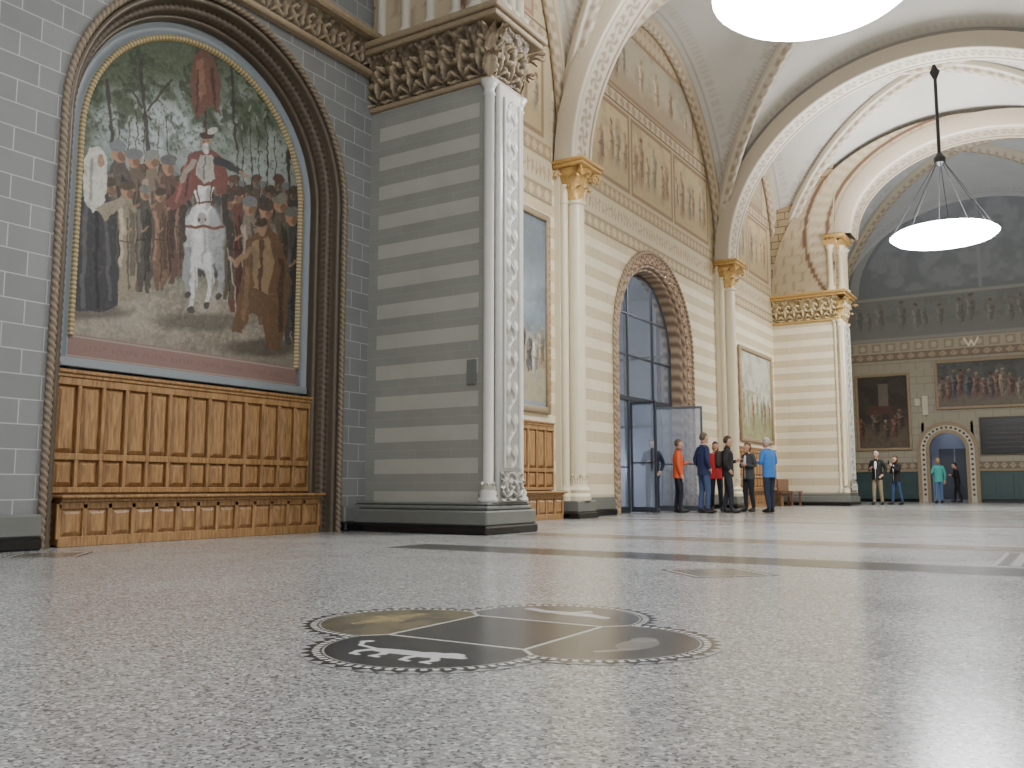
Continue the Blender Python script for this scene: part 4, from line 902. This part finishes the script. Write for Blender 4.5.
    for sg in (-1,1):
        A.ball(hc+Vector((sg*.030,.083,.012)),(.011,.008,.007),8,8,5); A.ball(hc+Vector((sg*.030,.0885,.012)),(.005,.004,.005),5,6,4); A.tube([hc+Vector((sg*.015,.090,.032)),hc+Vector((sg*.045,.080,.032))],.005,5,4); A.ball(hc+Vector((sg*.077,.0,-.005)),(.010,.020,.030),0,8,6)
    def hr(p):
        xx,yy,zz=p
        if yy>-.1 and zz<.35:
            s_=.88; return [xx*s_,min(yy,.0)*s_+(yy>0)*yy*.5,max(zz,-.15)*s_]
        if zz<-.45 and not longhair: zz=-.45-(-.45-zz)*.4; xx*=.8;yy*=.8
        if longhair and zz<0: zz*=1.5; xx*=1.05; yy=yy-.05
        return [xx,yy,zz]
    A.ball(hc+Vector((0,-.012,.016)),(.086,.102,.118),4,20,14,hr)
    for s,sg in (('L',-1),('R',1)):
        w=Vector(J['wr'+s]);h=Vector(J['ha'+s]);d=(h-w).normalized(); side=d.cross(Vector((0,1,0) if abs(d.z)>.5 else (0,0,1))).normalized()
        inn=d.cross(side).normalized()
        if inn.x*sg>0: inn=-inn
        for i,ln in enumerate((.062,.072,.068,.052)):
            b0=h-d*.005+side*((i-1.5)*.019); A.tube([b0,b0+d*ln*.45+inn*.003,b0+d*ln*.8+inn*.014,b0+d*ln+inn*.028],[.0095,.009,.008,.0065],6,0)
        b0=w+d*.025+side*.028; A.tube([b0,b0+side*.022+d*.02+inn*.006,b0+side*.026+d*.05+inn*.016],[.012,.0105,.008],6,0)
        if arms[0 if sg<0 else 1]=='phone':
            c=h+d*.05; A.box(c.x-.035,c.x+.035,c.y-.005,c.y+.005,c.z-.07,c.z+.07,5)
    if bag:
        A.ball((0,-.20+lean*.3,1.22),(.14,.09,.20),7,14,10,lambda p:[np.sign(p[0])*abs(p[0])**.6,np.sign(p[1])*abs(p[1])**.6,np.sign(p[2])*abs(p[2])**.6])
        for sg in (-1,1): A.tube([(sg*.10,-.14,1.38),(sg*.11,-.02,1.445),(sg*.11,.115,1.34),(sg*.13,.11,1.2),(sg*.16,-.05,1.08)],.016,6,7)
    mats=[plain(name+'_skin',skin,.5,noise=.05),plain(name+'_jacket',jac,.8,noise=.15,scale=18,bump=.2),plain(name+'_trousers',pant,.85,noise=.12,scale=20),plain(name+'_shoes',shoe,.5),plain(name+'_hair',hair,.6,noise=.3,scale=60),plain(name+'_iris',(.06,.05,.05),.3),plain(name+'_lips',(.62,.36,.32),.5),plain(name+'_accessory',bag or shirt or (.15,.15,.16),.7),plain(name+'_eye_white',(.88,.87,.85),.3)]
    ob=A.obj(name,mats,None,True); ob.scale=(k,k,k); ob.location=(x,y,0); ob.rotation_euler=(0,0,math.radians(face))
    return ob
person('man_in_dark_coat_at_door',-8.62,20.12,200,1.74,(.12,.15,.22),(.14,.17,.26),arms=('pocket','bent'),step=.05)
person('man_in_orange_jacket',-8.0,20.2,-60,1.72,(.86,.36,.18),(.13,.14,.18),hair=(.35,.28,.22),arms=('bent','down'),step=.04)
person('man_in_navy_jacket',-7.28,19.95,-40,1.84,(.12,.16,.31),(.24,.31,.45),hair=(.33,.28,.24),arms=('pocket','pocket'),step=.03)
person('visitor_in_red_top',-7.62,21.75,200,1.72,(.72,.16,.18),(.13,.14,.18),arms=('bent','down'),longhair=True)
person('visitor_in_black_jacket',-6.9,20.5,-70,1.78,(.14,.14,.15),(.16,.17,.21),hair=(.28,.2,.15),arms=('bent','pocket'),step=.08,bag=(.2,.16,.14))
person('woman_in_grey_cardigan',-6.78,21.7,150,1.68,(.27,.27,.28),(.13,.14,.17),hair=(.42,.28,.18),arms=('bent','cross'),longhair=True,shirt=(.88,.88,.88),step=.02)
person('man_in_blue_jacket',-6.15,21.25,60,1.76,(.22,.47,.78),(.14,.18,.27),hair=(.72,.70,.68),arms=('bent','bent'),step=.06,lean=.08)
person('man_in_khaki_trousers',-5.72,32.3,170,1.80,(.09,.09,.10),(.54,.49,.40),hair=(.72,.70,.66),arms=('pocket','bent'),step=.05,shirt=(.9,.9,.9))
person('woman_in_black_jacket',-5.25,33.1,140,1.66,(.10,.10,.11),(.20,.28,.42),hair=(.35,.25,.18),arms=('phone','bent'),step=.12,longhair=True,shirt=(.85,.85,.85))
person('woman_in_turquoise_top',-4.45,37.4,20,1.68,(.28,.64,.62),(.32,.44,.60),hair=(.65,.52,.36),arms=('bent','down'),step=.08)
person('visitor_in_dark_clothes',-4.0,39.2,100,1.55,(.09,.09,.10),(.10,.10,.12),hair=(.12,.1,.09),arms=('bent','pocket'),step=.12,lean=.1)

# ---------------------------------------------------------------- world + camera
w=bpy.data.worlds.new('world'); S.world=w; w.use_nodes=True; bg=w.node_tree.nodes['Background']; bg.inputs[0].default_value=(.95,.975,1.0,1); bg.inputs[1].default_value=.98
cam=bpy.data.cameras.new('camera'); co=bpy.data.objects.new('camera',cam); S.collection.objects.link(co)
co.location=(0,0,.6); co.rotation_euler=(math.radians(96.53),0,math.radians(32.02)); cam.lens=31.64; cam.sensor_width=36; cam.clip_end=200; cam.clip_start=.05
S.camera=co
